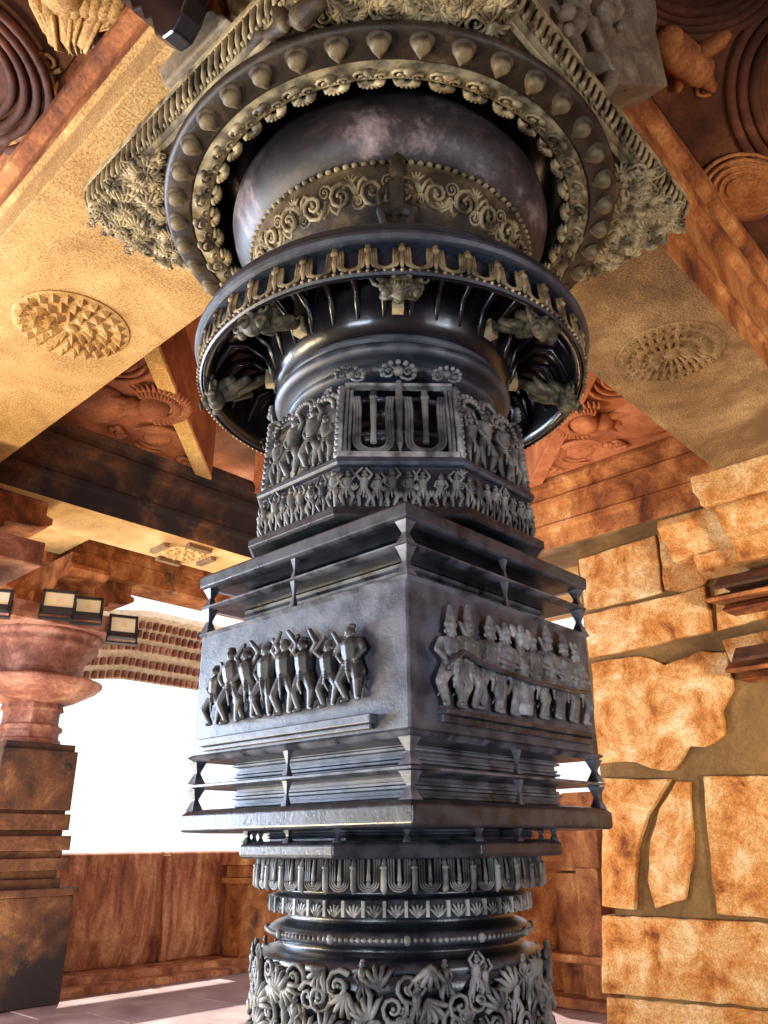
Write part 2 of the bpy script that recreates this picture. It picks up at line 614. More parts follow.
# unseen plain walls added round the viewer's side to block sky light
vw = MB()
vw.box(-6.6, 5.4, -6.6, -6.2, -.02, 5.62)
struct(vw.build('blocker_wall_front', M_red))
vw = MB()
vw.box(-6.6, -6.2, -6.2, 3.4, -.02, 5.62)
struct(vw.build('blocker_wall_left', M_red))

# low back wall with stepped pilaster, behind and right of the pillar
wb = MB()
for (y0, y1, x0, z0, z1) in [(2.6, 4.6, 6.95, 0, 2.15), (3.14, 3.42, 6.72, 0, 1.36), (3.42, 3.75, 6.80, 0, 1.30), (3.05, 3.45, 6.62, 1.36, 2.15), (3.45, 3.95, 6.78, 1.32, 2.15), (3.7, 3.92, 6.74, 1.5, 1.72), (2.6, 3.14, 7.0, 0, 2.15)]:
    wb.box(x0, 7.3, y0, y1, z0, z1)
wb.box(6.55, 7.3, 3.05, 3.9, 0, .10)
wb.box(6.6, 7.3, 2.9, 3.9, .42, .50)
wbo = struct(wb.build('wall_back', M_red, bevel=.015))

# parapet (leaning back slabs) at y about 9.1
pp = thing('parapet', (5.2, 9.2, .145))
tag(pp, 'waist-high leaning red sandstone parapet of joined slabs between pillar base and shaft', 'parapet')


def slab(x0, x1, name, d=0.0):
    m = MB()
    m.prism([(9.12 + d, .145), (9.02 + d, .5), (9.05 + d, 1.52), (9.10 + d, 1.545), (9.30, 1.545), (9.36, .145)], x0, x1, lambda p, q, w_: (w_ - 5.2 + (q - .145) * (-.09), p - 9.2, q - .145))
    return m.build(name, M_parapet, pp, bevel=.02)


slab(3.48, 5.08, 'slab')
slab(5.11, 6.45, 'slab')
jm = MB().prism([(9.0, .15), (8.965, .5), (9.0, 1.5), (9.08, 1.5), (9.1, .15)], 5.03, 5.15, lambda p, q, w_: (w_ - 5.2 + (q - .145) * (-.05), p - 9.2, q - .145))
jm.build('joint_rib', M_parapet, pp, bevel=.02)
ce = MB()
ce.box(.85, 2.2, -.62, -.2, 0, .95).box(.80, 2.2, -.68, -.15, .95, 1.03).box(.85, 2.2, -.64, -.2, 1.03, 1.2).box(.8, 2.2, -.68, -.15, 1.2, 1.38)
ce.build('end_block', M_red, pp, bevel=.015)

# ------------------------------------------------------------------ beams


def beam_profile(a0, a1, z0, z1, s0=1, s1=1):
    """cross section (a across, z) with stepped mouldings on sides s0 / s1"""
    h = z1 - z0
    def side(a, s):
        return [(a, z0), (a, z0 + .17), (a - .025 * s, z0 + .19), (a - .025 * s, z0 + .24), (a + .012, z0 + .26), (a + .012, z0 + h * .58), (a - .045 * s, z0 + h * .62), (a - .045 * s, z0 + h * .70), (a - .015 * s, z0 + h * .73), (a - .015 * s, z0 + h * .80), (a - .075 * s, z0 + h * .84), (a - .075 * s, z0 + h * .93), (a - .05 * s, z1)]
    P = side(a0, s0)
    Q = side(a1, -s1)
    Q = [(x - (.024 if abs(x - a1 - .012) < 1e-6 else 0), z) for x, z in Q]
    return P + Q[::-1]


def rosette(parent, c, r, rings, mat):
    """carved lotus under a beam: rings of pointed petals, hanging down from z"""
    m = MB()
    m.lathe([(r * 1.03, .01), (r * 1.03, -.008), (r * .98, -.012), (.01, -.012)], 48)
    for q, (r0, r1, n, h) in enumerate(rings):
        for k in range(n):
            a = 2 * PI * (k + .5 * (q % 2)) / n
            w_ = PI * (r0 + r1) / 2 / n * 1.0
            er = np.array([math.cos(a), math.sin(a), 0])
            et = np.array([-math.sin(a), math.cos(a), 0])
            V = [er * r0 * r - et * w_ * r * .55, er * (r0 + r1) / 2 * r - et * w_ * r, er * r1 * r, er * (r0 + r1) / 2 * r + et * w_ * r, er * r0 * r + et * w_ * r * .55,
                 er * (r0 * .35 + r1 * .65) * r + np.array([0, 0, -h]), er * r0 * r + np.array([0, 0, -h * .3])]
            for v_ in V[:5]:
                v_[2] = -.008
            m.add(V, [(0, 1, 5, 6), (1, 2, 5), (2, 3, 5), (3, 4, 6, 5)])
    m.ball((0, 0, -.012), (r * .14, r * .14, .03), 10, 6)
    o = m.build('lotus_rosette', mat, parent)
    o.location = c
    return o


def beam(name, label, a0, a1, z0, z1, l0, l1, axis, mat, s0=1, s1=1, mat2=None):
    m = MB()
    ca = (a0 + a1) / 2
    cl = (l0 + l1) / 2
    P = [(p - ca, q - z0) for p, q in beam_profile(a0, a1, z0, z1, s0, s1)]
    if axis == 'y':
        m.prism(P, l0 - cl, l1 - cl, lambda p, q, w_: (p, w_, q))
        t = thing(name, (ca, cl, z0))
    else:
        m.prism(P, l0 - cl, l1 - cl, lambda p, q, w_: (w_, p, q))
        t = thing(name, (cl, ca, z0))
    o = m.build('beam_body', [mat, mat2 or mat], t, bevel=.008)
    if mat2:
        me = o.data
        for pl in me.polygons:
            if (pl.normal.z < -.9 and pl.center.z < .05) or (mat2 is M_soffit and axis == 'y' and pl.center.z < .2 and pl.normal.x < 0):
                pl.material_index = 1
    tag(t, label, 'beam', 'stone ceiling beams')
    return t


ZB = 4.30
bl = beam('ceiling_beam', 'pale yellow stone beam running left from the pillar capital, with a pointed-petal rosette', -.93, .08, ZB, 5.0, .12, 4.44, 'y', M_red, 1, 1, M_soffit)
rosette(bl, (.06, -.205, 0), .30, [(.72, 1.0, 24, .05), (.46, .76, 18, .06), (.2, .5, 12, .06)], M_soffit)
br = beam('ceiling_beam', 'brown stone beam running right from the pillar capital, with a round many-petalled rosette', -.60, .22, ZB, 5.35, .12, 4.62, 'x', M_red, 1, 1, M_tan)
rosette(br, (-.165, -.04, 0), .30, [(.76, 1.0, 32, .045), (.5, .78, 26, .055), (.2, .5, 16, .06)], M_tan)
b1 = beam('ceiling_beam', 'dark beam across the left rear of the bay, lit soffit with small square-edged rosette', 4.45, 5.12, ZB, 5.12, -3.6, 5.3, 'x', M_dark, 1, 1, M_soffit)
ros = rosette(b1, (1.33, 0.02, 0), .2, [(.6, 1.0, 12, .035), (.2, .6, 8, .04)], M_soffit)
fr = MB()
for k in range(4):
    a = k * PI / 2 + R(0)
    m_ = MB().box(.24, .30, -.13, .13, -.04, .005)
    fr.merge(m_, rotz(a))
fo = fr.build('rosette_border', M_tan, b1)
fo.location = (1.33, 0.02, 0)
b2 = beam('ceiling_beam', 'orange-red beam with ledge mouldings resting on the rough block wall', 4.63, 5.3, ZB, 5.02, -6.0, 4.44, 'y', M_red, 1, 1, M_tan)
b3 = beam('ceiling_beam', 'beam over the near left bay, partly hidden by carved bracket sculpture', -.62, .02, ZB + .001, 4.95, -6.0, -.98, 'x', M_red, 1, 1, M_soffit)
b4 = beam('ceiling_beam', 'beam toward the viewer above the right bracket sculpture', -.62, .02, ZB + .001, 5.3, -6.0, -.98, 'y', M_red, 1, 1, M_tan)
b5 = beam('ceiling_beam', 'reddish outer beam carried by the far lamp-hung pillar', 8.05, 8.65, 5.02, 5.6, -3.5, 9.5, 'x', M_red, 0, 0, M_red)
b6 = beam('ceiling_beam', 'short lit beam from the left pillar outward over the lamp pillar bracket', 1.6, 2.35, 5.14, 5.6, 5.2, 8.04, 'y', M_soffit, 0, 0)

beam('ceiling_beam', 'pale lit outer beam beyond the end of the block wall, just right of the pillar block', 5.36, 7.2, 4.34, 4.9, .4, 4.44, 'y', M_soffit, 0, 0)

# ------------------------------------------------------------------ ceilings
cs = MB()
cs.box(-6.2, 7.2, -6.2, 9.0, 5.62, 6.0)
struct(cs.build('ceiling', M_ceil))


def ceiling_corner(label, c, ux, uy, L, z, mat, seed=0, top=5.62, rim=True, motif=True):
    """triangular ceiling slab at corner c along unit directions ux, uy; carved underside"""
    t = thing('ceiling_slab', (c[0], c[1], z))
    tag(t, label, 'ceiling slab', 'corner slabs of the rotated-square ceilings')
    ux = np.array([*ux, 0.0])
    uy = np.array([*uy, 0.0])
    flip = np.cross(ux, uy)[2] < 0

    def P3(a, b, h):
        return tuple(ux * a + uy * b + np.array([0, 0, h]))
    m = MB()
    m.prism([(0, 0), (L, 0), (0, L)], 0, top - z - .01, P3)
    m.build('slab_body', mat, t)
    if rim:
        q = MB()
        e = .14
        q.prism([(L, 0), (0, L), (0, L - e * 1.414), (L - e * 1.414, 0)], -.05, .0, P3)
        q.build('rim_strip', M_soffit if 'left rear' in label else mat, t, bevel=.01)
    if motif:
        lo = MB()

        def arcs(a, b, r0, ang0, ang1, nr, tr):
            for k in range(nr):
                rr_ = r0 + k * tr * 2.3
                P = []
                for i in range(20):
                    g_ = ang0 + (ang1 - ang0) * i / 19
                    P.append(P3(a + rr_ * math.cos(g_), b + rr_ * math.sin(g_), -.01 - .012 * k))
                lo.tube(P, [tr * (.25 + .75 * math.sin(PI * i / 19)) for i in range(20)], 6)
        dm = MB().ball((0, 0, 0), (.34, .34, .09), 28, 10)
        lo.merge(dm, frame(np.array(P3(L * .23, L * .23, 0)), (1, 0, 0), (0, 1, 0), (0, 0, 1)))
        for (a, b, sw) in ((L * .60, L * .15, 0), (L * .15, L * .60, 1)):
            dm = MB().ball((0, 0, 0), (.13, .13, .05), 16, 8)
            lo.merge(dm, frame(np.array(P3(a, b, 0)), (1, 0, 0), (0, 1, 0), (0, 0, 1)))
            g0 = R(60) if sw == 0 else R(-80)
            arcs(a, b, .15, g0, g0 + R(110), 3, .026)
            arcs(a, b, .17, g0 + R(170), g0 + R(250), 2, .02)
        lo.build('lotus_arcs', mat, t, smooth=True)
        hd = MB()
        a0, b0 = L * .42, L * .42
        r = random.Random(seed)
        hd.ball(P3(a0, b0, -.05), (.13, .13, .10), 14, 8)
        hd.ball(P3(a0 - .12, b0 - .12, -.04), (.10, .10, .08), 12, 7)
        hd.ball(P3(a0 - .20, b0 - .20, -.03), (.06, .06, .05), 10, 6)
        for k in range(26):
            g_ = R(-60) + R(210) * k / 25
            for ring in (0, 1):
                rr_ = .15 + .08 * ring
                p0 = np.array(P3(a0 + rr_ * math.cos(g_), b0 + rr_ * math.sin(g_), -.06 + .02 * ring))
                p1 = np.array(P3(a0 + (rr_ + .09) * math.cos(g_ + .15), b0 + (rr_ + .09) * math.sin(g_ + .15), -.03))
                hd.tube([p0, (p0 + p1) / 2 + np.array([0, 0, -.02]), p1], [.014, .02, .008], 5)
        for s in (-1, 1):
            g_ = R(225) + s * .6
            hd.limb(P3(a0 - .08, b0 - .08, -.03), P3(a0 - .08 + .3 * math.cos(g_), b0 - .08 + .3 * math.sin(g_), -.03), .045, .03)
            put(hd, SP1, np.array(P3(a0 - .08 + .36 * math.cos(g_), b0 - .08 + .36 * math.sin(g_), -.0)), ux, uy, (0, 0, -1), .07)
        for (a, b) in ((L * .10, L * .44), (L * .44, L * .10), (L * .07, L * .80), (L * .80, L * .07)):
            for q_ in range(6):
                hd.ball(P3(a + r.uniform(-.07, .07), b + r.uniform(-.07, .07), -.015), (.035, .035, .03), 7, 5)
            put(hd, SP2, np.array(P3(a, b, 0.0)), ux, uy, (0, 0, -1), .09)
        hd.build('lion_head_relief', mat, t, smooth=True)
    return t


LC = 2.02
x0_, x1_, y0_, y1_ = .14, 4.57, .28, 4.39
ceiling_corner('carved corner ceiling slab in the left rear of the bay, with a pale rim strip', (x0_, y1_), (1, 0), (0, -1), LC, 5.0, M_ceilmid, 1)
ceiling_corner('carved corner ceiling slab above the block wall, brightly lit, with lion mane relief', (x1_, y0_), (-1, 0), (0, 1), LC, 5.02, M_ceil, 2)
ceiling_corner('carved corner ceiling slab deep at the far corner of the bay behind the pillar', (x1_, y1_), (-1, 0), (0, -1), LC - .12, 5.03, M_ceil, 3)
ceiling_corner('carved corner ceiling slab hidden close behind the pillar capital', (x0_, y0_ + .1), (1, 0), (0, 1), LC - .12, 5.06, M_ceil, 4)
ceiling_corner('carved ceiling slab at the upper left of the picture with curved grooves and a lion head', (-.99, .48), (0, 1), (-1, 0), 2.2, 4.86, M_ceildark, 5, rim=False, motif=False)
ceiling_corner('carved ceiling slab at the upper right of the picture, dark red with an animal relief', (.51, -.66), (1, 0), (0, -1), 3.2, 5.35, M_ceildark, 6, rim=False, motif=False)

# relief on the near left ceiling: concentric curved grooves, crouching creature
nl = MB()
c0 = onax(-60, 60, 2, 4.86)
for k in range(4):
    rr_ = .30 + .055 * k
    P = []
    for i in range(24):
        a = R(-170) + R(200) * i / 23
        P.append((c0.x + rr_ * math.cos(a), c0.y + rr_ * math.sin(a), 4.84 - .012 * k))
    nl.tube(P, .022, 6)
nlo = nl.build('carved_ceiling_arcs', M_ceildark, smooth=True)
par = [o for o in bpy.data.objects if o.name.startswith('ceiling_slab') and 'upper left' in o.get('label', '')][0]
nlo.parent = par
nlo.location = (-par.location.x, -par.location.y, -par.location.z)
cr_ = MB()


def pnl(u, v, d=0):
    p_ = onax(u, v, 2, 4.86 - d)
    return np.array(p_)


cr_.ball(pnl(60, -14, .05), (.10, .10, .09), 12, 8)
for k in range(9):
    t_ = k / 8
    a_ = pnl(30 + 95 * t_, -22 + 10 * t_, .03)
    b_ = pnl(38 + 75 * t_, 4 + 12 * t_, .07)
    c_ = pnl(48 + 46 * t_, 30 + 16 * math.sin(k * 2.3), .05)
    d_ = pnl(58 + 32 * t_, 52 - 14 * abs(t_ - .4), .01)
    cr_.tube([a_, b_, c_, d_], [.03, .034, .024, .006], 7)
    cr_.tube([a_ + np.array([.03, .01, 0]), b_ + np.array([.03, .01, -.02]), c_ + np.array([.02, .01, -.015]), d_ + np.array([.02, .01, 0])], [.008, .012, .01, .003], 5)
put(cr_, SP1, pnl(48, 60, 0), (1, 0, 0), (0, 1, 0), (0, 0, -1), .06)
cro = cr_.build('creature_relief', M_soffit, par, smooth=True)
cro.location = (-par.location.x, -par.location.y, -par.location.z)

# relief on the near right ceiling
par2 = [o for o in bpy.data.objects if o.name.startswith('ceiling_slab') and 'upper right' in o.get('label', '')][0]
nr = MB()


def pnr(u, v, d=0):
    return np.array(onax(u, v, 2, 5.35 - d))


def arcpx(m, cu, cv, ru, rv, a0, a1, tr, d=.01):
    P = [pnr(cu + ru * math.cos(R(a0 + (a1 - a0) * i / 23)), cv + rv * math.sin(R(a0 + (a1 - a0) * i / 23)), d) for i in range(24)]
    m.tube(P, tr, 6)


for k in range(4):
    arcpx(nr, 655 + 40, -40, 62 + 9 * k, 52 + 8 * k, 30, 150, .028)
for k in range(3):
    arcpx(nr, 830, 90, 100 - 12 * k, 105 - 12 * k, 120, 250, .03)
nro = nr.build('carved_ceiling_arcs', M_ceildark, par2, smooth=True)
nro.location = -par2.location
an = MB()
an.limb(pnr(672, 48, .05), pnr(700, 72, .05), .09, .08, 9)
an.ball(pnr(668, 42, .07), (.08, .08, .07), 12, 8)
an.limb(pnr(700, 72, .05), pnr(712, 88, .03), .045, .03)
an.limb(pnr(684, 66, .04), pnr(678, 88, .03), .045, .025)
an.ball(pnr(712, 45, .04), (.05, .1, .05), 10, 6)
put(an, SP1, pnr(706, 86, 0), (1, 0, 0), (0, 1, 0), (0, 0, -1), .06)
an.ball(pnr(745, 190, .02), (.3, .22, .09), 16, 8)
for k in range(5):
    arcpx(an, 745, 190, 18 + 7 * k, 12 + 6 * k, 150, 300, .012, .09 - .014 * k)
ano = an.build('animal_relief', M_red, par2, smooth=True)
ano.location = -par2.location

# =================================================================== THE CARVED PILLAR
PIL = thing('carved_pillar', (0, 0, 0))
tag(PIL, 'polished black stone pillar with square block, round discs and dense carving, in the middle of the hall', 'pillar')


def part(mb, name, mat, parent=PIL, label=None, **kw):
    o = mb.build(name, mat, parent, **kw)
    if label:
        o['label'] = label
    return o


# plinth out of the frame
part(MB().poly_lathe([(.62, 0), (.62, .22), (.55, .26), (.55, .34), (.50, .36), (.50, .42)], 4, 0), 'plinth', M_carve, bevel=.01)

# carved drum (z .42 - 1.33): high relief of curling foliage and small figures
dr = MB()
dr.lathe([(.38, .42), (.38, 1.30), (.395, 1.335)], 96)
part(dr, 'drum_core', M_basalt, smooth=True)
dc = MB()
r_ = random.Random(3)
for row in range(20):
    z = .46 + row * .0455
    n = 46
    for k in range(n):
        a = 2 * PI * (k + .5 * (row % 2)) / n + r_.uniform(-.04, .04)
        zz_ = z + r_.uniform(-.012, .012)
        er = np.array([math.cos(a), math.sin(a), 0])
        et = np.array([-math.sin(a), math.cos(a), 0])
        o = er * (.384 + r_.uniform(0, .012)) + np.array([0, 0, zz_])
        ty = r_.random()
        rot = r_.uniform(-.8, .8) + (PI if r_.random() < .3 else 0)
        ax = et * math.cos(rot) + np.array([0, 0, 1]) * math.sin(rot)
        ay = -et * math.sin(rot) + np.array([0, 0, 1]) * math.cos(rot)
        if ty < .38:
            put(dc, SP1 if r_.random() < .5 else SP2, o, ax, ay, er * 1.3, .034)
        elif ty < .62:
            put(dc, LEAF, o - ay * .025, ax, ay, er * 1.3, .046)
        else:
            put(dc, FIGLOW[r_.randrange(4)], o - np.array([0, 0, .05]), et, np.array([0, 0, 1.0]), er, .10)
part(dc, 'drum_carving', M_carve, smooth=True, label='tangled high relief of foliage and tiny figures')

rg = MB()
rg.lathe([(.385, 1.335), (.392, 1.345), (.385, 1.358), (.350, 1.368), (.335, 1.375), (.335, 1.385), (.352, 1.39), (.366, 1.40), (.366, 1.413), (.350, 1.425), (.325, 1.432), (.318, 1.44), (.318, 1.452), (.345, 1.455)], 96)
part(rg, 'base_rings', M_basalt, smooth=True)
bd = MB()
for k in range(150):
    a = 2 * PI * k / 150
    bd.ball((.367 * math.cos(a), .367 * math.sin(a), 1.407), (.006, .006, .006), 6, 4)
for k in range(12):
    a = 2 * PI * (k + .5) / 12
    bd.ball((.37 * math.cos(a), .37 * math.sin(a), 1.407), (.01, .01, .012), 6, 4)
part(bd, 'bead_string', M_carve, smooth=True)
lb = MB()
lb.lathe([(.345, 1.452), (.362, 1.456), (.362, 1.492), (.352, 1.497), (.335, 1.502), (.335, 1.512), (.39, 1.516)], 96)
part(lb, 'leaf_ring', M_basalt, smooth=True)
lt = MB()
for k in range(44):
    a = 2 * PI * k / 44
    er = np.array([math.cos(a), math.sin(a), 0])
    et = np.array([-math.sin(a), math.cos(a), 0])
    put(lt, LEAF, er * .361 + np.array([0, 0, 1.456]), et, (0, 0, 1), er, .026)
    lt.merge(MB().box(-.004, .004, 0, .036, 0, .01), frame(er * .361 + et * .025 + np.array([0, 0, 1.456]), et, (0, 0, 1), er))
part(lt, 'leaf_carving', M_carve, smooth=False)

# tassel frieze
tf = MB()
tf.lathe([(.385, 1.512), (.396, 1.514), (.398, 1.585), (.43, 1.588)], 96)
part(tf, 'tassel_band', M_basalt, smooth=True)
uu = MB()
for q in range(3):
    w_ = .026 - q * .0062
    P = [(-w_, .078, .006), (-w_, .028, .008)] + [(w_ * math.cos(a), .028 - w_ * 1.0 * math.sin(a) * .8, .01) for a in np.linspace(PI, 0, 7)] + [(w_, .028, .008), (w_, .078, .006)]
    uu.tube(P, .0026, 5)
uu.tube([(0, .078, .006), (0, .045, .010), (0, .03, .010)], [.0035, .0045, .006], 6)
uu.ball((0, .024, .010), (.006, .008, .005), 6, 4)
tasl = MB()
tasl.tube([(0, .078, .006), (0, .05, .012), (0, .012, .012), (0, .002, .006)], [.004, .008, .008, .003], 6)
tasl.ball((0, .06, .014), (.010, .006, .006), 6, 4)
for s in (-1, 1):
    put(tasl, SP1 if s < 0 else SP2, np.array((s * .010, .068, .004)), (1, 0, 0), (0, 1, 0), (0, 0, 1), .006)
tb = MB()
for k in range(34):
    a = 2 * PI * k / 34
    for off, pc in ((0, uu), (PI / 34, tasl)):
        er = np.array([math.cos(a + off), math.sin(a + off), 0])
        et = np.array([-math.sin(a + off), math.cos(a + off), 0])
        put(tb, pc, er * .396 + np.array([0, 0, 1.507]), et, (0, 0, 1), er)
part(tb, 'tassel_carving', M_carve, smooth=True)

# octagonal plate under the block, with open slot and little posts
OCT = R(225)
oc = MB()
oc.poly_lathe([(.40, 1.585), (.432, 1.588), (.436, 1.597), (.436, 1.618), (.42, 1.628), (.33, 1.630)], 8, OCT)
part(oc, 'octagonal_plate', M_basalt, bevel=.003)
oc = MB().poly_lathe([(.36, 1.628), (.36, 1.634), (.37, 1.637), (.36, 1.640), (.37, 1.644), (.36, 1.648), (.37, 1.651), (.36, 1.662)], 8, OCT)
part(oc, 'ribbed_neck', M_panel)


def baluster(h, r0):
    m = MB()
    m.lathe([(r0, 0), (r0 * .75, h * .12), (r0 * .42, h * .42), (r0 * .32, h * .5), (r0 * .42, h * .58), (r0 * .8, h * .9), (r0, h)], 8)
    return m


def baluster_square(h, r0):
    m = MB()
    m.poly_lathe([(r0, 0), (r0 * .8, h * .12), (r0 * .4, h * .44), (r0 * .36, h * .5), (r0 * .4, h * .56), (r0 * .8, h * .88), (r0, h)], 4, 0)
    return m


sm = baluster_square(.034, .012).mesh('small_post', M_basalt)


def place(me, name, loc, rz=0, parent=PIL):
    o = bpy.data.objects.new(name, me)
    COL.objects.link(o)
    o.parent = parent
    o.location = loc
    o.rotation_euler = (0, 0, rz)
    return o


for k in range(8):
    a = OCT + k * PI / 4
    n_ = np.array([math.cos(a), math.sin(a), 0])
    t_ = np.array([-math.sin(a), math.cos(a), 0])
    for s in (-.166, 0, ):
        p_ = n_ * .42 + t_ * s * 1.02
        place(sm, 'small_post', (p_[0], p_[1], 1.624), a)

# ---- square block
H = .45
BLK = part(MB().box(-.438, .438, -.438, .438, 1.856, 2.242), 'square_block', M_panel, bevel=.006, label='square block with figure reliefs')
mo = MB()
# bottom slab, fins, ribbed core, top slab
mo.poly_lathe([(.40, 1.652), (.446, 1.655), (.452, 1.662), (.452, 1.700), (.440, 1.712), (.425, 1.716)], 4, 0)
part(mo, 'lower_slab', M_basalt, bevel=.003)
mo = MB().poly_lathe([(.30, 1.772), (.41, 1.772), (.444, 1.778), (.444, 1.784), (.41, 1.790), (.30, 1.796)], 4, 0)
part(mo, 'lower_fin', M_basalt)
mo = MB().poly_lathe([(.385, 1.846), (.432, 1.850), (.448, 1.862), (.438, 1.870)], 4, 0)
part(mo, 'lower_moulding', M_basalt)
pr = [(.335, 1.712)]
for i in range(14):
    z = 1.714 + i * .0100
    pr += [(.350 - .006 * (i % 3), z), (.350 - .006 * (i % 3), z + .006), (.338, z + .0075)]
pr.append((.33, 1.858))
part(MB().poly_lathe(pr, 4, 0), 'lower_ribbed_core', M_panel)
mo = MB().poly_lathe([(.385, 2.25), (.432, 2.248), (.448, 2.240), (.438, 2.230)][::-1], 4, 0)
part(mo, 'upper_moulding', M_basalt)
mo = MB().poly_lathe([(.30, 2.322), (.42, 2.318), (.446, 2.324), (.446, 2.330), (.42, 2.334), (.30, 2.338)], 4, 0)
part(mo, 'upper_fin', M_basalt)
pr = [(.31, 2.236)]
for i in range(7):
    z = 2.245 + i * .021
    pr += [(.345, z), (.345, z + .010), (.325, z + .014)]
pr.append((.31, 2.40))
part(MB().poly_lathe(pr, 4, 0), 'upper_ribbed_core', M_basalt)
mo = MB().poly_lathe([(.41, 2.386), (.440, 2.390), (.452, 2.396), (.454, 2.430), (.446, 2.437), (.35, 2.440)], 4, 0)
part(mo, 'upper_slab', M_basalt, bevel=.003)
b1m = baluster_square(.062, .020).mesh('corner_post', M_panel)
b2m = baluster_square(.062, .010).mesh('mid_post', M_panel)
b3m = baluster_square(.078, .020).mesh('corner_post', M_panel)
b4m = baluster_square(.078, .010).mesh('mid_post', M_panel)
for z, A_, B_, in ((1.712, b1m, b2m), (1.788, b1m, b2m), (2.244, b3m, b4m), (2.328, b1m, b2m)):
    for sx in (-1, 1):
        for sy in (-1, 1):
            place(A_, 'corner_post', (sx * .424, sy * .424, z), 0)
    for k in range(4):
        a = k * PI / 2
        off = -.0
        place(B_, 'mid_post', (.432 * math.cos(a), .432 * math.sin(a), z), a)

# relief of the left face: dancers with raised arms, on a ledge (face plane x = -.438)
FX = -.438


def face_x(u, v):
    return onax(u, v, 0, FX)


def face_y(u, v):
    return onax(u, v, 1, FX)


# local frame of left face: right direction (as seen) is -y
left = [(217, 668, 726, 'mix'), (236, 650, 724, 'dance'), (252, 643, 720, 'raise'), (271, 645, 718, 'mix'), (289, 634, 716, 'raise'), (309, 632, 712, 'raise'), (331, 636, 708, 'raise'), (357, 626, 702, 'dance')]
for i, (u, vt, vb, kd) in enumerate(left):
    foot = face_x(u, vb)
    top = face_x(u, vt)
    h = (top.z - foot.z) / (1.08 if kd == 'raise' else .98)
    fg = figure(kd, 40 + i, crown=.0, n=8)
    m = MB().merge(fg, frame(np.array(foot), np.array([0, -1, 0]) * h * 1.34, np.array([0, 0, 1]) * h, np.array([-1, 0, 0]) * h * 1.0))
    part(m, 'dancer_figure', M_carve, BLK, smooth=True, remesh=.0026)
lp = [face_x(207, 740), face_x(378, 705)]
lg = MB()
zb_ = face_x(300, 722).z - .01
lg.box(FX - .030, FX + .01, min(lp[0].y, lp[1].y), max(lp[0].y, lp[1].y), zb_ - .022, zb_)
lg.box(FX - .018, FX + .01, min(lp[0].y, lp[1].y) + .01, max(lp[0].y, lp[1].y), zb_ - .034, zb_ - .022)
part(lg, 'ledge', M_panel, BLK, bevel=.003)

# relief of the right face: crowned figures pulling a serpent round a churning post (face plane y = -.438)
right = [(448, 612, 703, .26), (466, 612, 704, .26), (489, 623, 708, .18), (505, 630, 711, .15), (531, 640, 714, .12), (548, 634, 714, .2), (563, 640, 717, .2), (576, 650, 720, .16)]
for i, (u, vt, vb, crn) in enumerate(right):
    vt -= 6
    vb += 5
    foot = face_y(u, vb)
    top = face_y(u, vt)
    h = (top.z - foot.z) / (.95 + crn)
    fg = figure('pull' if i % 2 else 'mix', 70 + i, crown=crn, n=8)
    m = MB().merge(fg, frame(np.array(foot), np.array([1, 0, 0]) * h * 1.5, np.array([0, 0, 1]) * h, np.array([0, -1, 0]) * h * .8))
    part(m, 'crowned_figure', M_silver, BLK, smooth=True, remesh=.0026)
cp = MB()
a_ = face_y(519, 716)
b_ = face_y(519, 628)
hh = b_.z - a_.z
cp.lathe([(.03, 0), (.032, hh * .12), (.024, hh * .15), (.026, hh * .3), (.022, hh * .33), (.028, hh * .5), (.03, hh * .52), (.02, hh * .6), (.016, hh * .8), (.03, hh * .86), (.006, hh)], 14)
for k in range(9):
    cp.ball((r_.uniform(-.05, .05), -.01, hh * (.78 + .2 * r_.random())), (.018, .012, .02), 7, 5)
cp.warp(lambda V: np.stack([V[:, 0] + a_.x, V[:, 1] * .7 + FX - .018, V[:, 2] + a_.z], -1))
part(cp, 'churning_post', M_silver, BLK, smooth=True)
sn = MB()
pts_ = [(436, 672), (441, 660), (452, 655), (466, 664), (485, 672), (505, 678), (520, 684), (540, 688), (560, 693), (580, 694)]
P = [face_y(u, v) for u, v in pts_]
P = [(p_.x, FX - .040, p_.z) for p_ in P]
sn.tube(P, [.006, .008, .008] + [.008] * 6 + [.004], 8)
part(sn, 'serpent_rope', M_basalt, BLK, smooth=True)
rb = MB()
q0, q1 = face_y(437, 714), face_y(586, 728)
zt_ = face_y(500, 718).z - .006
rb.box(q0.x, q1.x, FX - .034, FX + .01, zt_ - .012, zt_)
rb.box(q0.x, q1.x, FX - .018, FX + .01, zt_ - .030, zt_ - .012)
part(rb, 'ledge', M_basalt, BLK, bevel=.003)
for (u, v) in ((335, 755), (553, 748)):
    pass

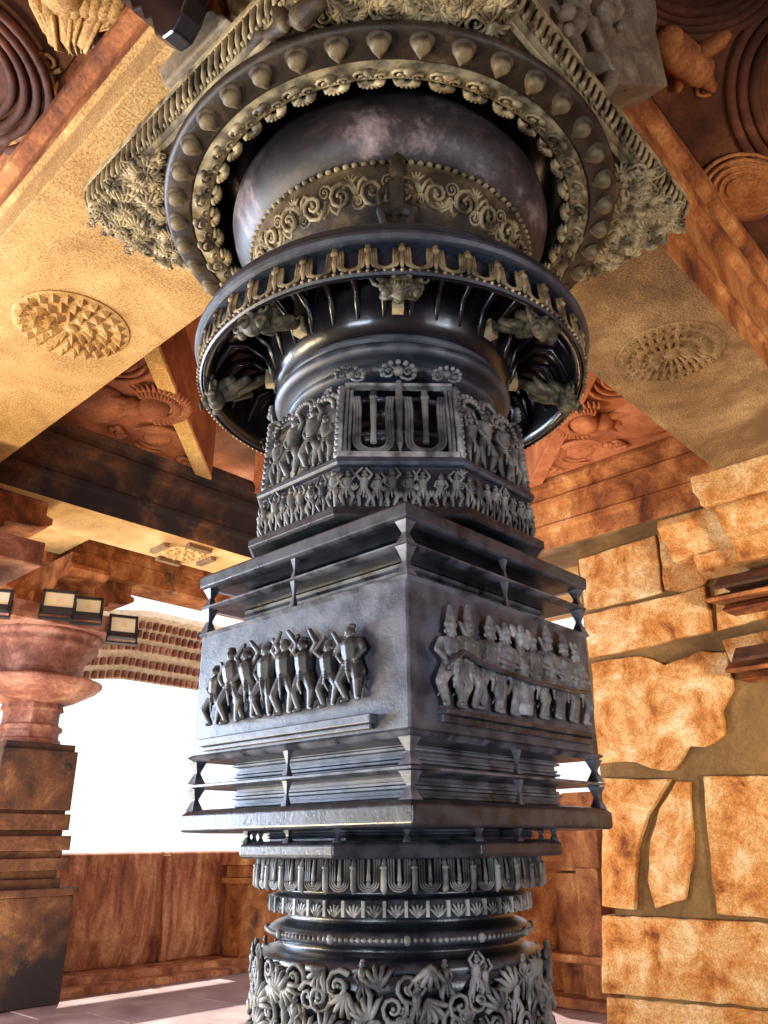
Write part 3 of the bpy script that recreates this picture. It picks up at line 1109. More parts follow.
# ---- octagonal figure frieze above the block
o8 = MB()
o8.poly_lathe([(.40, 2.438), (.41, 2.450), (.36, 2.455), (.36, 2.462), (.452, 2.464), (.462, 2.470), (.462, 2.492), (.445, 2.500), (.40, 2.502)], 8, OCT)
part(o8, 'octagonal_step', M_basalt, bevel=.002)
o8 = MB()
o8.poly_lathe([(.425, 2.50), (.425, 2.632), (.440, 2.636), (.446, 2.642), (.446, 2.655), (.438, 2.662), (.40, 2.664)], 8, OCT)
part(o8, 'octagonal_drum', M_panel, bevel=.002)
for k in range(8):
    a = OCT + k * PI / 4
    n_ = np.array([math.cos(a), math.sin(a), 0])
    t_ = np.array([-math.sin(a), math.cos(a), 0])
    m = MB()
    rr = random.Random(100 + k)
    for i in range(8):
        s = (i - 3.5) * .0435 + rr.uniform(-.006, .006)
        hgt = .115 + rr.uniform(-.012, .01)
        o = n_ * .424 + t_ * s + np.array([0, 0, 2.505])
        put(m, FIGLOW[rr.randrange(4)] if rr.random() < .6 else FIGS[rr.randrange(6)], o, t_, (0, 0, 1), n_, hgt)
        o2 = n_ * .424 + t_ * (s + .02) + np.array([0, 0, 2.52 + .09 * rr.random()])
        put(m, LEAF, o2 + n_ * .004, t_, (0, 0, 1), n_, .022)
        put(m, SP1, o2 + np.array([0, 0, -.03]), t_, (0, 0, 1), n_, .014)
    part(m, 'figure_frieze', M_carve, smooth=True)

# ---- cage: facets with bead loops (diagonal) and canopied figures (square-on)
core = MB()
core.lathe([(.335, 2.66), (.335, 2.72), (.35, 2.725), (.35, 2.745), (.335, 2.75), (.335, 2.785), (.352, 2.79), (.352, 2.80), (.32, 2.81), (.30, 2.83), (.30, 2.90), (.34, 2.905), (.355, 2.915), (.34, 2.925), (.31, 2.935), (.31, 3.0)], 64)
part(core, 'inner_shaft', M_basalt, smooth=True)
loop = MB()
for (cx, hw) in ((-.078, .050), (.078, .050)):
    for q in range(3):
        w_ = hw - (q - 1) * .0085
        P = [(cx - w_ * 1.05, .215, .0), (cx - w_ * .96, .17, .004), (cx - w_ * .98, .085, .008)] + [(cx + w_ * math.cos(a), .055 - w_ * .72 * math.sin(a), .008) for a in np.linspace(PI, 0, 9)] + [(cx + w_ * .98, .085, .008), (cx + w_ * .96, .17, .004), (cx + w_ * 1.05, .215, 0)]
        loop.tube(P, .0048, 6)
for cx in (-.078, 0.0, .078):
    loop.tube([(cx, .27 if cx == 0 else .235, .004), (cx, .2, .012), (cx, .1, .014), (cx, .045, .012), (cx, .02 if cx == 0 else .05, .008)], [.009, .011, .008, .010, .003], 8)
    loop.ball((cx, .205, .016), (.014, .010, .010), 8, 5)
for s in (-1, 1):
    for q in range(2):
        loop.tube([(s * (.150 + q * .012), .0, .004), (s * (.148 + q * .012), .12, .006), (s * (.143 + q * .012), .235, .004)], .005, 6)
cage_z = 2.664
for k in range(8):
    a = OCT + k * PI / 4
    n_ = np.array([math.cos(a), math.sin(a), 0])
    t_ = np.array([-math.sin(a), math.cos(a), 0])
    up = np.array([0, 0, 1.0]) - n_ * .06
    up /= np.linalg.norm(up)
    nn = np.cross(t_, up)
    o = n_ * .424 + np.array([0, 0, cage_z])
    if k % 2 == 0:
        m = MB()
        put(m, loop, o, t_, up, n_)
        m.merge(MB().box(-.165, .165, .258, .268, -.03, .0), frame(o, t_, up, n_))
        m.merge(MB().box(-.175, .175, -.002, .016, -.02, .014), frame(o, t_, up, n_))
        part(m, 'swag_screen', M_carve, smooth=False)
        m = MB()
        for (cx, cy, s_) in ((0, .305, .040), (-.150, .292, .032), (.150, .292, .032)):
            cc = o + t_ * cx + up * cy
            put(m, SP1, cc - t_ * s_ * .8, t_, up, n_, s_ * .75)
            put(m, SP2, cc + t_ * s_ * .8, -t_, up, n_, s_ * .75)
            for q in range(9):
                g_ = R(-20) + R(220) * q / 8
                m.ball(cc + t_ * s_ * 1.3 * math.cos(g_) + up * s_ * .9 * math.sin(g_) + n_ * .01, s_ * .24, 6, 4)
            m.ball(cc + n_ * .012, s_ * .45, 8, 5)
        part(m, 'roundel', M_carve, smooth=True)
    else:
        m = MB()
        m.merge(MB().box(-.172, .172, 0, .225, -.04, -.012), frame(o, t_, up, n_))
        rr = random.Random(200 + k)
        for cx, hgt in ((-.115, .17), (-.045, .215), (.045, .215), (.115, .17)):
            put(m, FIGS[rr.randrange(6)], o + t_ * cx + up * .006 - n_ * .012, t_, up, n_, hgt)
        # canopies: arches of beads over each pair
        for cx, rad, cy in ((-.085, .072, .195), (.085, .072, .195), (0, .045, .235)):
            for q in range(11):
                g_ = PI * q / 10
                m.ball(o + t_ * (cx + rad * math.cos(g_)) + up * (cy + rad * .75 * math.sin(g_)), (.010, .010, .010), 6, 4)
                m.ball(o + t_ * (cx + rad * .72 * math.cos(g_)) + up * (cy + rad * .55 * math.sin(g_)) + n_ * .006, (.009, .009, .009), 6, 4)
        for q in range(26):
            cx, cy = rr.uniform(-.15, .15), rr.uniform(.02, .27)
            put(m, SP1 if q % 2 else LEAF, o + t_ * cx + up * cy - n_ * .008, t_, up, n_, rr.uniform(.012, .022))
        for s in (-1, 1):
            m.merge(MB().box(s * .168 - .008, s * .168 + .008, 0, .25, -.02, .012), frame(o, t_, up, n_))
            for q in range(12):
                m.ball(o + t_ * s * .168 + up * (.012 + .02 * q) + n_ * .014, (.007, .007, .007), 6, 4)
        part(m, 'figure_screen', M_carve, smooth=True)

# ---- neck rings, dish with ribs, swag rim
nk = MB()
nk.lathe([(.31, 2.98), (.345, 2.99), (.372, 3.0), (.378, 3.012), (.372, 3.022), (.352, 3.026), (.352, 3.034), (.40, 3.040), (.420, 3.052), (.424, 3.066), (.416, 3.080), (.395, 3.086), (.385, 3.094), (.395, 3.102), (.402, 3.112), (.396, 3.124), (.37, 3.13)], 96)
part(nk, 'neck_rings', M_panel, smooth=True)
ds = MB()


def flute(r, z, t):
    k = max(0.0, min(1.0, (r - .42) / .12)) * max(0.0, min(1.0, (.66 - r) / .05))
    return r, z + .020 * k * abs(math.sin(t * 16))


ds.lathe([(.36, 3.12), (.40, 3.128), (.43, 3.16), (.445, 3.22), (.47, 3.29), (.52, 3.325), (.58, 3.325), (.63, 3.28), (.648, 3.20), (.652, 3.150), (.660, 3.128), (.676, 3.124), (.684, 3.132), (.684, 3.136)], 256, fl=flute, cap=False)
part(ds, 'dish_underside', M_ebony, smooth=True)
rb_ = MB()
for k in range(32):
    a = 2 * PI * (k + .5) / 32
    er = np.array([math.cos(a), math.sin(a), 0])
    rb_.tube([er * r + np.array([0, 0, z]) for r, z in ((.43, 3.165), (.455, 3.25), (.53, 3.312), (.60, 3.30), (.642, 3.19))], [.006, .014, .018, .016, .006], 6)
part(rb_, 'dish_ribs', M_ebony, smooth=True)
rm = MB()
rm.lathe([(.684, 3.120), (.690, 3.126), (.690, 3.132), (.666, 3.138), (.666, 3.220), (.698, 3.226), (.710, 3.232), (.716, 3.244), (.714, 3.258), (.704, 3.272), (.700, 3.290), (.688, 3.305), (.66, 3.315), (.58, 3.36), (.48, 3.40), (.38, 3.41)], 128, cap=False)
part(rm, 'disc_rim', M_panel, smooth=False)
sw = MB()
nU = 44
for q in range(2):
    w_ = .0235 - q * .009
    pass
U1 = MB()
for q in range(3):
    w_ = .0415 - q * .0075
    P = [(-w_, .066, .0), (-w_ * .92, .034, .004)] + [(w_ * .94 * math.cos(a), .022 - .014 * math.sin(a), .005) for a in np.linspace(PI, 0, 7)] + [(w_ * .92, .034, .004), (w_, .066, 0)]
    U1.tube(P, .0042, 5)
C1 = MB()
C1.tube([(0, .072, .002), (0, .05, .006), (0, .03, .008), (0, .008, .006)], [.010, .006, .009, .004], 7)
C1.ball((0, .056, .010), (.012, .007, .008), 7, 5)
for k in range(nU):
    a = 2 * PI * k / nU
    for off, pc in ((0, U1), (PI / nU, C1)):
        er = np.array([math.cos(a + off), math.sin(a + off), 0])
        et = np.array([-math.sin(a + off), math.cos(a + off), 0])
        put(sw, pc, er * .684 + np.array([0, 0, 3.130]), et, (0, 0, 1.28), er * 1.15)
for k in range(176):
    a = 2 * PI * k / 176
    sw.ball((.695 * math.cos(a), .695 * math.sin(a), 3.128), (.006, .006, .005), 5, 4)
part(sw, 'rim_swags', M_khaki, smooth=True)

# eight lion masks under the rim, each with its small bracket block
lm = MB()
lm.ball((0, 0, 0), (.040, .030, .038), 12, 8)
lm.ball((0, -.028, -.012), (.022, .018, .018), 10, 6)
for s in (-1, 1):
    lm.ball((s * .018, -.026, .012), (.011, .010, .010), 8, 5)
    lm.ball((s * .040, -.004, .026), (.018, .012, .018), 8, 5)
    lm.limb((s * .030, -.004, -.01), (s * .055, .0, .030), .016, .010)
for k in range(13):
    g_ = R(-30) + R(240) * k / 12
    lm.ball((.048 * math.cos(g_), -.004, .045 * math.sin(g_)), (.014, .014, .014), 7, 5)
for k in range(5):
    lm.tube([((k - 2) * .008, -.044, -.02), ((k - 2) * .009, -.046, -.035)], [.004, .002], 5)
for s in (-1, 1):
    lm.limb((s * .02, .0, .02), (s * .03, .05, .05), .022, .016)
    put(lm, SP1 if s > 0 else SP2, np.array((s * .06, -.0, .02)), (1, 0, 0), (0, 0, 1), (0, -1, 0), .028)
lm.limb((0, .03, .015), (0, .15, .075), .026, .014)
for s in (-1, 1):
    lm.limb((s * .02, .05, .02), (s * .045, .10, .045), .018, .012)
lmm = lm.mesh('lion_mask', M_mask, True)
bk = MB().box(-.018, .018, -.012, .03, -.03, .03).mesh('mask_block', M_khaki)
for k in range(8):
    a = OCT + k * PI / 4
    # local -y points outward
    r0 = .640
    o = place(lmm, 'lion_mask', (r0 * math.cos(a), r0 * math.sin(a), 3.115), a + PI / 2)
    o.scale = (1.1, 1.15, 1.15)
    b = place(bk, 'mask_block', (.452 * math.cos(a), .452 * math.sin(a), 3.20), a + PI / 2)

# ---- scroll collar and bell
cl = MB()
cl.lathe([(.40, 3.38), (.40, 3.40), (.405, 3.45), (.43, 3.475), (.44, 3.49), (.42, 3.505), (.42, 3.52), (.455, 3.535), (.485, 3.57), (.520, 3.63), (.536, 3.685), (.538, 3.70), (.52, 3.705)], 96)
part(cl, 'collar', M_khaki, smooth=True)
sc_ = MB()
n = 30
for k in range(n):
    a = 2 * PI * k / n
    er = np.array([math.cos(a), math.sin(a), 0])
    et = np.array([-math.sin(a), math.cos(a), 0])
    up = np.array([0, 0, 1.0]) * .86 + er * .5
    out = er * .86 - np.array([0, 0, .5])
    o = er * .500 + np.array([0, 0, 3.615])
    put(sc_, SP1 if k % 2 else SP2, o, et, up, out * 1.2, .050)
    put(sc_, SP2 if k % 2 else SP1, o + et * .052 - up * .028 * (1 if k % 2 else -1), et, up, out * 1.2, .026)
    put(sc_, LEAF, o + et * .052 + up * .0 , et, -up, out, .026)
    put(sc_, LEAF, o + et * .035 + up * (.03 if k % 2 else -.045), et, up * (1 if k % 2 else 1), out, .032)
    P = [o + et * (-.055 + .11 * i / 8) + up * .048 * math.sin(2 * PI * i / 8 + (PI if k % 2 else 0)) + out * .006 for i in range(9)]
    sc_.tube(P, .007, 5)
part(sc_, 'scrollwork', M_khaki, smooth=True)
bc = MB()
for k in range(108):
    a = 2 * PI * k / 108
    bc.ball((.540 * math.cos(a), .540 * math.sin(a), 3.703), (.0115, .0115, .009), 7, 5)
    bc.ball((.526 * math.cos(a), .526 * math.sin(a), 3.686), (.006, .006, .006), 5, 4)
part(bc, 'bead_chain', M_khaki, smooth=True)
# small seated figures on the collar at the four diagonals
for k in range(4):
    a = OCT + k * PI / 2
    er = np.array([math.cos(a), math.sin(a), 0])
    et = np.array([-math.sin(a), math.cos(a), 0])
    m = MB()
    up = np.array([0, 0, 1.0]) * .9 + er * .4
    m.limb((0, .02, 0), (0, .09, .0), .03, .035, 8)
    m.ball((0, .135, .005), (.030, .036, .03), 10, 7)
    m.lathe([(.03, 0), (.02, .03), (.004, .05)], 8)
    V = m.v[-1]
    m.v[-1] = np.stack([V[:, 0], V[:, 2] + .155, V[:, 1]], -1)
    for s in (-1, 1):
        m.limb((s * .02, .02, 0), (s * .055, -.01, .03), .020, .015)
        m.limb((s * .055, -.01, .03), (s * .04, -.055, .02), .015, .012)
        m.limb((s * .035, .09, 0), (s * .06, .05, .015), .012, .01)
        m.limb((s * .06, .05, .015), (s * .05, .0, .03), .01, .009)
    q = MB()
    put(q, m, er * .475 + np.array([0, 0, 3.54]), et, up, er, 1.0)
    part(q, 'seated_figure', M_khaki, smooth=True, remesh=.004)
be = MB()
be.lathe([(.50, 3.70), (.530, 3.712), (.560, 3.732), (.590, 3.762), (.612, 3.800), (.622, 3.850), (.615, 3.910), (.58, 3.99), (.5, 4.02)], 96)
part(be, 'bell', M_cushion, smooth=True)

# ---- lotus ring and abacus
ab = MB()
AH = .865


def sqring(mb, r_in, z, half, nq=96):
    V = []
    F = []
    for k in range(nq):
        t = 2 * PI * k / nq
        c, s = math.cos(t), math.sin(t)
        V.append((r_in * c, r_in * s, z))
        q = half / max(abs(c), abs(s))
        V.append((q * c, q * s, z))
    for k in range(nq):
        j = (k + 1) % nq
        F.append((2 * k, 2 * j, 2 * j + 1, 2 * k + 1))
    return mb.add(V, F)


sqring(ab, .70, 3.955, AH - .035)
ab.poly_lathe([(AH - .035, 3.955), (AH - .02, 3.965), (AH - .02, 3.975), (AH - .005, 3.985), (AH + .012, 4.09), (AH + .02, 4.10), (AH + .02, 4.13), (AH - .01, 4.14)], 4, 0, cap=False)
part(ab, 'abacus', M_khaki, bevel=0)
cb = MB().box(-.62, .62, -.62, .62, 4.13, 4.30)
cb.box(-AH + .02, .40, -.60, .10, 4.139, 4.60)
cb.box(-.60, .10, -AH + .02, .40, 4.138, 4.60)
part(cb, 'capital_core', M_grey, bevel=.01)

part(MB().lathe([(.735, 3.945), (.705, 3.90), (.700, 3.955), (.700, 4.11), (.60, 4.125), (.4, 4.125)], 96, cap=False), 'bell_shadow_lining', M_ebony, smooth=True)  # near-black lining puts the shadow gap round the bell into the colour
lr = MB()
lr.lathe([(.776, 3.885), (.782, 3.872), (.79, 3.868), (.868, 3.882), (.878, 3.884), (.884, 3.895), (.884, 3.910), (.874, 3.925), (.84, 3.96), (.72, 3.96), (.72, 3.90)], 128, closed=True)
part(lr, 'lotus_ring', M_ringd, smooth=True)
# petal: round shield with point inward; local x = tangential, y = outward, z = down
pe = MB()
def petal_shape(sx, sy, hh, m, z0):
    n_ = 22
    rings = [(1.0, 0), (.82, hh * .75), (.5, hh), (.0, hh * 1.02)]
    V = []
    for s_, h_ in rings[:-1]:
        for k in range(n_):
            t = 2 * PI * k / n_
            x = math.sin(t)
            y = math.cos(t)
            if y < 0:
                x = x * (1 - (-y) ** 1.6 * .75)
                y = y * 1.55
            V.append((x * sx * s_, y * sy * s_, z0 + h_))
    V.append((0, 0, z0 + rings[-1][1]))
    F = []
    for i in range(2):
        for k in range(n_):
            F.append((i * n_ + k, i * n_ + (k + 1) % n_, (i + 1) * n_ + (k + 1) % n_, (i + 1) * n_ + k))
    for k in range(n_):
        F.append((2 * n_ + k, 2 * n_ + (k + 1) % n_, 3 * n_))
    m.add(V, F)


petal_shape(.042, .036, .012, pe, 0)
petal_shape(.032, .029, .028, pe, .010)
pem = None
NP = 40
vv = pe.verts()
vv2 = vv.copy()
vv2[:, 2] *= -1
pe2 = MB().add(vv2, [f_[::-1] for f_ in pe.f])
pem = pe2.mesh('lotus_petal', M_khaki, True)
for k in range(NP):
    a = 2 * PI * (k + .5) / NP
    o = place(pem, 'lotus_petal', (.838 * math.cos(a), .838 * math.sin(a), 3.880), a - PI / 2)
# scroll fringe inside the petals
fg_ = MB()
one = MB()
put(one, SP1, np.array((-.026, .0, 0)), (1, 0, 0), (0, 1, 0), (0, 0, 1), .030)
put(one, SP2, np.array((.026, -.014, 0)), (-1, 0, 0), (0, 1, 0), (0, 0, 1), .026)
for q in range(7):
    g_ = R(200) + R(140) * q / 6
    one.tube([(0 + .012 * math.cos(g_), -.030 + .012 * math.sin(g_), .012), (.036 * math.cos(g_), -.030 + .030 * math.sin(g_), .016), (.044 * math.cos(g_), -.030 + .040 * math.sin(g_), .004)], [.008, .009, .004], 5)
one.ball((0, .028, .01), (.02, .012, .012), 7, 5)
for k in range(38):
    a = 2 * PI * k / 38
    er = np.array([math.cos(a), math.sin(a), 0])
    et = np.array([-math.sin(a), math.cos(a), 0])
    out = np.array([0, 0, -1.0]) * .85 - er * .5
    yy = er * .85 - np.array([0, 0, .5])
    put(fg_, one, er * .742 + np.array([0, 0, 3.868]), et, yy, out, 1.08)
fg_.lathe([(.70, 3.90), (.715, 3.872), (.778, 3.874), (.778, 3.90)], 96, closed=True)
part(fg_, 'scroll_fringe', M_khaki, smooth=True)

# carved spandrels on the abacus underside
sp = MB()
r_ = random.Random(11)
for sx, sy in ((-1, -1), (-1, 1), (1, -1), (1, 1)):
    for q in range(420):
        x, y = r_.uniform(.40, AH - .01), r_.uniform(.40, AH - .01)
        if math.hypot(x, y) < .885:
            continue
        o = np.array([sx * x, sy * y, 3.958 - .0])
        rot = r_.uniform(0, 6.28)
        ax = np.array([math.cos(rot), math.sin(rot), 0])
        ay = np.array([-math.sin(rot), math.cos(rot), 0])
        ty = r_.random()
        s_ = r_.uniform(.026, .046)
        if ty < .4:
            put(sp, SP1 if q % 2 else SP2, o, ax, ay, (0, 0, -1.3), s_)
        elif ty < .75:
            put(sp, LEAF, o, ax, ay, (0, 0, -1.6), s_ * 1.2)
        else:
            put(sp, FIGLOW[q % 4], o - ay * .05, ax, ay, (0, 0, -1.2), s_ * 3)
part(sp, 'corner_scrollwork', M_khaki, smooth=True)
# leaf hatching on the slanted edge
hb = MB()
lo_ = MB()
lo_.tube([(0, -.05, .0), (.012, -.02, .012), (.022, .02, .014), (.030, .052, .004)], [.006, .011, .011, .005], 5)
lo_.ball((.006, .04, .008), (.008, .010, .008), 6, 4)
lo_.ball((-.006, -.045, .008), (.010, .010, .008), 6, 4)
for k in range(4):
    a = k * PI / 2
    n_ = np.array([math.cos(a), math.sin(a), 0])
    t_ = np.array([-math.sin(a), math.cos(a), 0])
    for i in range(46):
        s = -AH + .02 + i * (2 * AH - .04) / 45
        put(hb, lo_, n_ * (AH + .004) + t_ * s + np.array([0, 0, 4.038]), t_, np.array([0, 0, 1.0]) + n_ * .15, n_)
part(hb, 'edge_leafwork', M_khaki, smooth=True)

# =================================================================== bracket sculptures above the abacus
def sculpture(name, label, fnc):
    m = MB()
    base = fnc(m)
    return m


bf = thing('bracket_sculpture', (-.9, .1, 4.14))
tag(bf, 'carved figure with a dark leafy canopy on the left edge of the capital', 'sculpture')


def PB(u, v, dx=0.0):
    p_ = onax(u, v, 0, -.80 + dx)
    return np.array([p_.x + .9, p_.y - .1, p_.z - 4.13])


m = MB()
pl_ = [(168, 58), (210, 38), (236, 30), (250, 44), (186, 104)]
A_ = [PB(u, v) for u, v in pl_]
m.prism([(q[1], max(q[2], .012)) for q in A_], -.0, .24, lambda p, q, w_: (w_, p, q))
m.build('pedestal', M_grey, bf, bevel=.01)
m = MB()
m.limb(PB(236, 4, -.05), PB(262, 36, -.05), .034, .026, 10)
m.limb(PB(262, 36, -.05), PB(245, 62, -.03), .026, .02, 10)
m.limb(PB(272, -4, -.05), PB(285, 26, -.05), .034, .026, 10)
m.limb(PB(285, 26, -.05), PB(268, 40, -.03), .026, .02, 10)
m.limb(PB(240, -10, -.05), PB(280, -12, -.05), .06, .06, 10)
m.limb(PB(300, 20, -.04), PB(318, 4, -.04), .04, .03, 10)
m.limb(PB(215, -20, -.05), PB(228, 18, -.04), .02, .014, 8)
m.build('figure', M_khaki, bf, smooth=True, remesh=.008)
m = MB()
pv = [(126, -10), (129, 8), (137, 6), (141, 18), (149, 15), (153, 28), (160, 26), (164, 42), (172, 45), (182, 38), (192, 20), (198, 2), (200, -14)]
A_ = [onax(u, v, 0, -1.0) for u, v in pv]
m.prism([(q.y - .1, q.z - 4.14) for q in A_], -.14, -.06, lambda p, q, w_: (w_, p, q))
m.build('leaf_canopy', M_ebony, bf, bevel=.01)

bs = thing('bracket_sculpture', (.3, -.9, 4.13))
tag(bs, 'carved figures around a smooth round pot on the right edge of the capital', 'sculpture')


def PC(u, v, dy=0.0):
    p_ = onax(u, v, 1, -.80 + dy)
    return np.array([p_.x - .3, p_.y + .9, p_.z - 4.13])


m = MB()
m.prism([(q[0], q[2]) for q in [PC(u, v) for u, v in [(566, 30), (604, 96), (652, 96), (636, 20)]]], .02, .2, lambda p, q, w_: (p, w_, q))
m.build('pedestal', M_grey, bs, bevel=.01)
m = MB()
m.ball(PC(630, 12, -.06), (.13, .11, .19), 20, 12)
m.build('round_pot', M_grey, bs, smooth=True)
m = MB()
m.limb(PC(560, -12, -.05), PC(575, 8, -.05), .05, .045, 9)
m.limb(PC(575, 8, -.05), PC(592, 42, -.06), .045, .04, 9)
m.limb(PC(592, 8, -.07), PC(616, 14, -.07), .035, .03, 9)
m.limb(PC(588, 24, -.08), PC(598, 46, -.08), .035, .028, 9)
m.limb(PC(604, 30, -.08), PC(612, 34, -.08), .03, .02, 9)
m.ball(PC(602, 14, -.09), (.06, .05, .05), 10, 7)
m.ball(PC(574, 22, -.07), (.05, .05, .05), 10, 7)
m.limb(PC(570, 30, -.06), PC(582, 56, -.05), .028, .022, 9)
for k in range(16):
    m.ball(PC(560 + rnd() * 60, rnd() * 40 - 5, -.06 - rnd() * .04), .022 + rnd() * .014, 7, 5)
m.build('figure', M_grey, bs, smooth=True, remesh=.008)
m = MB()
m.ball(PC(622, 70, -.05), (.07, .06, .10), 14, 9)
m.limb(PC(618, 60, -.05), PC(640, 60, -.05), .05, .045, 9)
m.limb(PC(640, 60, -.05), PC(638, 82, -.05), .035, .024, 9)
m.limb(PC(612, 76, -.05), PC(604, 92, -.04), .04, .03, 9)
m.build('crouching_animal', M_grey, bs, smooth=True, remesh=.008)

# =================================================================== far pillars
def rough_pillar(name, label, cx, cy, zs, lab_lamps=True, mat=M_pink, xr=.45):
    """square-block sandstone pillar; zs dict of measured heights"""
    t = thing(name, (cx, cy, 0))
    tag(t, label, 'pillar')
    P_ = lambda m, nm, mt=mat, **k: m.build(nm, mt, t, **k)
    P_(MB().box(-.72, .62, -.50, .60, 0, 1.10).box(-.76, .66, -.54, .64, 1.10, 1.18), 'pedestal', M_dark, bevel=.012)
    m = MB()
    for (h, z0, z1) in ((.46, 1.18, 1.28), (.42, 1.28, 1.37), (.50, 1.37, 1.50), (.44, 1.50, 1.58), (.50, 1.58, 1.74), (.42, 1.74, 1.80), (.47, 1.80, 1.98)):
        m.box(-h, h, -h, h, z0, z1)
    P_(m, 'lower_mouldings', M_dark, bevel=.01)
    P_(MB().box(-.46, .46, -.46, .46, 2.02, 2.70).box(-.42, .42, -.42, .42, 1.98, 2.02).box(-.43, .43, -.43, .43, 2.70, 2.78), 'square_block', M_dark, bevel=.008)
    P_(MB().poly_lathe([(.36, 2.78), (.36, 2.84), (.33, 2.86), (.33, 2.93), (.36, 2.95), (.36, 3.0), (.31, 3.03), (.31, 3.18), (.35, 3.20), (.33, 3.28)], 8, 0), 'octagonal_neck', bevel=.006)
    P_(MB().lathe([(.34, 3.27), (.50, 3.33), (.74, 3.46), (.80, 3.52), (.80, 3.55), (.74, 3.57), (.50, 3.60), (.46, 3.64), (.50, 3.68), (.54, 3.78), (.60, 3.90), (.68, 3.95), (.70, 4.0), (.66, 4.04), (.70, 4.08), (.74, 4.14)], 64), 'round_capital', smooth=True)
    P_(MB().box(-.82, .82, -.82, .82, 4.14, 4.36), 'abacus', bevel=.012)
    m = MB()
    m.box(-.40, .40, -.40, .40, 4.36, 4.62)
    for a in range(4):
        arm = MB()
        arm.prism([(.0, 4.45), (.40, 4.45), (.52, 4.50), (.62, 4.62), (.70, 4.66), (.70, 4.72), (.98, 4.74), (1.08, 4.80), (1.08, 4.86), (1.02, 4.88), (1.02, 5.02), (0, 5.02)], -.26, .26, lambda p, q, w_: (p, w_, q))
        m.merge(arm, rotz(a * PI / 2))
    P_(m, 'bracket', M_red, bevel=.012)
    return t


lampp = rough_pillar('stone_pillar', 'far pink sandstone pillar on a tall dark pedestal, floodlights on its abacus', 2.52, 8.50, None)
pL = rough_pillar('stone_pillar', 'sandstone pillar just off the left edge, only its bracket arm in view', -.34, 4.80, None)
pL.scale = (1, 1, 4.30 / 5.02)
# pillar at the far corner of the bay, behind the carved pillar
pB = rough_pillar('stone_pillar', 'sandstone pillar at the far bay corner, hidden behind the carved pillar', 4.95, 4.80, None)
pB.scale = (.72, .72, 4.30 / 5.02)

# floodlights on the far pillar's abacus
def floodlight(label, loc, rz, tilt, sx=1.0, sy=1.0):
    t = thing('floodlight', loc, rz)
    t.rotation_euler = (tilt, 0, rz)
    tag(t, label, 'floodlight', 'floodlights on the far pillar')
    w_, h_ = .20 * sx, .15 * sy
    m = MB()
    m.box(-w_, w_, 0, .05, -h_, h_)
    for k in range(7):
        m.box(-w_ * .8 + k * w_ * .26, -w_ * .8 + k * w_ * .26 + .012, .05, .09, -h_ * .8, h_ * .8)
    m.build('housing', M_black, t, bevel=.006)
    m = MB()
    for a, b, c, d in ((-w_, w_, h_ - .032, h_), (-w_, w_, -h_, -h_ + .075), (-w_, -w_ + .032, -h_, h_), (w_ - .032, w_, -h_, h_)):
        m.box(a, b, -.03, .0, c, d)
    m.build('front_frame', M_black, t)
    m = MB()
    V = [(-w_ + .025, -.006, -h_ + .06), (w_ - .025, -.006, -h_ + .06), (w_ - .025, -.006, h_ - .025), (-w_ + .025, -.006, h_ - .025)]
    m.add(V + [(a, -.001, c) for a, _, c in V], [(0, 1, 2, 3), (7, 6, 5, 4), (0, 4, 5, 1), (1, 5, 6, 2), (2, 6, 7, 3), (3, 7, 4, 0)])
    m.build('reflector', M_refl, t)
    m = MB().box(-.03, .03, -.012, -.005, -.01, .05)
    m.build('led_chip', M_led, t)
    m = MB()
    for s in (-1, 1):
        m.box(s * (w_ + .004) - .006, s * (w_ + .004) + .006, .0, .06, -h_ - .06, .02)
    m.box(-w_ - .01, w_ + .01, .0, .06, -h_ - .07, -h_ - .05)
    m.build('mounting_bracket', M_black, t)
    return t


def lamp_at(label, u, v, y, rz, tilt, sx=1, sy=1):
    p_ = onax(u, v, 1, y)
    return floodlight(label, tuple(p_), rz, tilt, sx, sy)


lamp_at('black floodlight, left one of the pair side by side on the far pillar', 59, 602, 7.55, R(-25), R(-10), .98, 1.0)
lamp_at('black floodlight, right one of the pair side by side on the far pillar', 88, 608, 7.55, R(-25), R(-10), .88, .95)
lamp_at('black floodlight standing apart at the abacus corner nearest the bright opening', 123, 627, 7.50, R(-20), R(-14), .9, 1.05)
lamp_at('black floodlight cut by the left edge of the picture', -5, 600, 7.55, R(-30), R(-12), .9, .9)

# =================================================================== eave outside
ev = thing('eave', (5, 9.6, 4.4))
tag(ev, 'curved roof eave with rows of small carved pegs beneath, above the bright opening', 'eave')
prof = [(9.45, 5.02), (9.7, 4.92), (9.95, 4.72), (10.15, 4.46), (10.3, 4.14)]


def evx(p, q, w_):
    # edge swings down toward the left
    d = max(0.0, 4.6 - w_)
    return (w_ - 5, p - 9.6 + .10 * d, q - 4.4 - .16 * d)


for i in range(len(prof) - 1):
    pass
m = MB()
outl = prof + [(p + .10, q + .12) for p, q in prof[::-1]]
NX = 24
Vv = []
for k in range(NX + 1):
    w_ = 2.6 + 5.6 * k / NX
    Vv += [evx(p, q, w_) for p, q in outl]
no = len(outl)
Ff = []
for k in range(NX):
    for i in range(no):
        j = (i + 1) % no
        Ff.append((k * no + i, k * no + j, (k + 1) * no + j, (k + 1) * no + i))
Ff += [tuple(range(no - 1, -1, -1)), tuple(NX * no + i for i in range(no))]
m.add(Vv, Ff)
m.build('slab', M_ground, ev)  # pale ground material paints the blown-out light on the eave underside
for ri, (p, q) in enumerate([(9.62, 4.92), (9.80, 4.80), (9.98, 4.64), (10.14, 4.42), (10.24, 4.22)]):
    m = MB()
    for k in range(44):
        w_ = 2.7 + 5.4 * (k + .5 * (ri % 2)) / 44
        x, y, z = evx(p, q, w_)
        m.box(x - .032, x + .032, y - .05, y + .04, z - .07, z + .05)
    m.build('peg_row', M_pink, ev, bevel=.01)
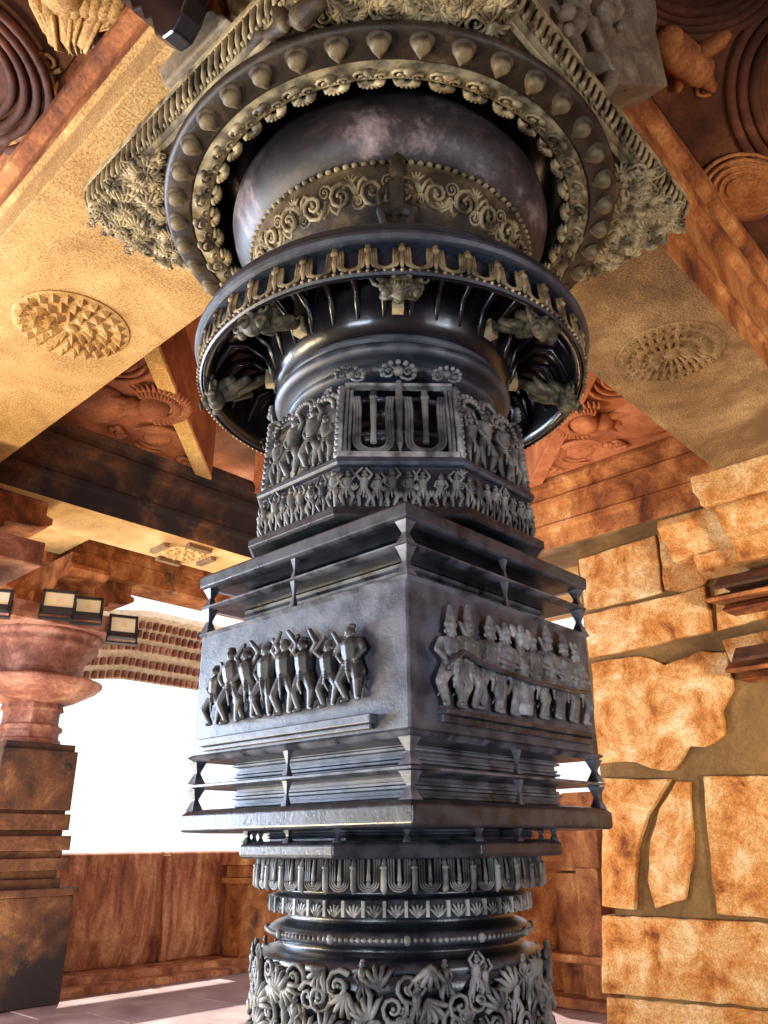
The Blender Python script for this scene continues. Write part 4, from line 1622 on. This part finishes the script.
MB().box(1.75, 2.0, -.6, .2, .0, .75).build('end_bracket', M_pink, ev, bevel=.02)

# =================================================================== corbels and door ledges on the right wall
cbm = thing('wall_corbel', (4.3, -.6, 3.5))
tag(cbm, 'stepped stone corbel with rounded mouldings under the right beam end', 'corbel')
m = MB()
m.prism([(.42, 4.30), (.42, 4.17), (.38, 4.10), (.38, 4.04), (.33, 4.02), (-3.0, 4.02), (-3.0, 4.30)], 3.98, 4.66, lambda p, q, w_: (w_ - 4.3, p + .6, q - 3.5))
m.build('upper_course', M_block, cbm, bevel=.015)
m = MB()
pr_ = [(4.66, 4.02), (4.02, 4.02), (4.00, 3.98), (4.02, 3.90), (4.10, 3.82), (4.22, 3.78), (4.28, 3.72), (4.28, 3.62), (4.66, 3.62)]
m.prism(pr_, -3.0, .28, lambda p, q, w_: (p - 4.3, w_ + .6, q - 3.5))
m.build('rounded_course', M_block, cbm, bevel=.012)
m = MB()
m.prism([(4.66, 4.12), (4.25, 4.12), (4.22, 4.04), (4.30, 3.95), (4.42, 3.90), (4.44, 3.80), (4.66, 3.80)], .2, .85, lambda p, q, w_: (p - 4.3, w_ + .6, q - 3.5))
m.prism([(4.64, 3.80), (4.40, 3.80), (4.46, 3.68), (4.64, 3.64)], .28, .66, lambda p, q, w_: (p - 4.3, w_ + .6, q - 3.5))
m.build('side_moulding', M_block, cbm, bevel=.012)

for nm, lab, z, yl in (('stone_ledge', 'upper sloping stone ledge jutting from the block wall at the right edge', 3.44, .52), ('stone_ledge', 'lower sloping stone ledge jutting from the block wall at the right edge', 2.90, .50)):
    t = thing(nm, (4.4, 0, z))
    tag(t, lab, 'ledge')
    m = MB()
    dz = .0
    k = 1.0 if z > 3 else .7
    m.prism([(.22, .16 * k), (-.10, .10 * k), (-.30 * k, -.03), (-.32 * k, -.06), (-.10, .02), (.22, .02)], -3.0, yl - .08, lambda p, q, w_: (p, w_, q))
    m.build('sloping_slab', M_dark, t, bevel=.006)
    m = MB()
    m.prism([(.22, .0), (-.05, -.02), (-.24 * k, -.09), (-.24 * k, -.12), (.22, -.06)], -3.0, yl, lambda p, q, w_: (p, w_, q))
    m.prism([(.22, -.08), (.02, -.10), (-.08 * k, -.16), (.22, -.15)], -3.0, yl - .04, lambda p, q, w_: (p, w_, q))
    m.build('under_moulding', M_red, t, bevel=.006)
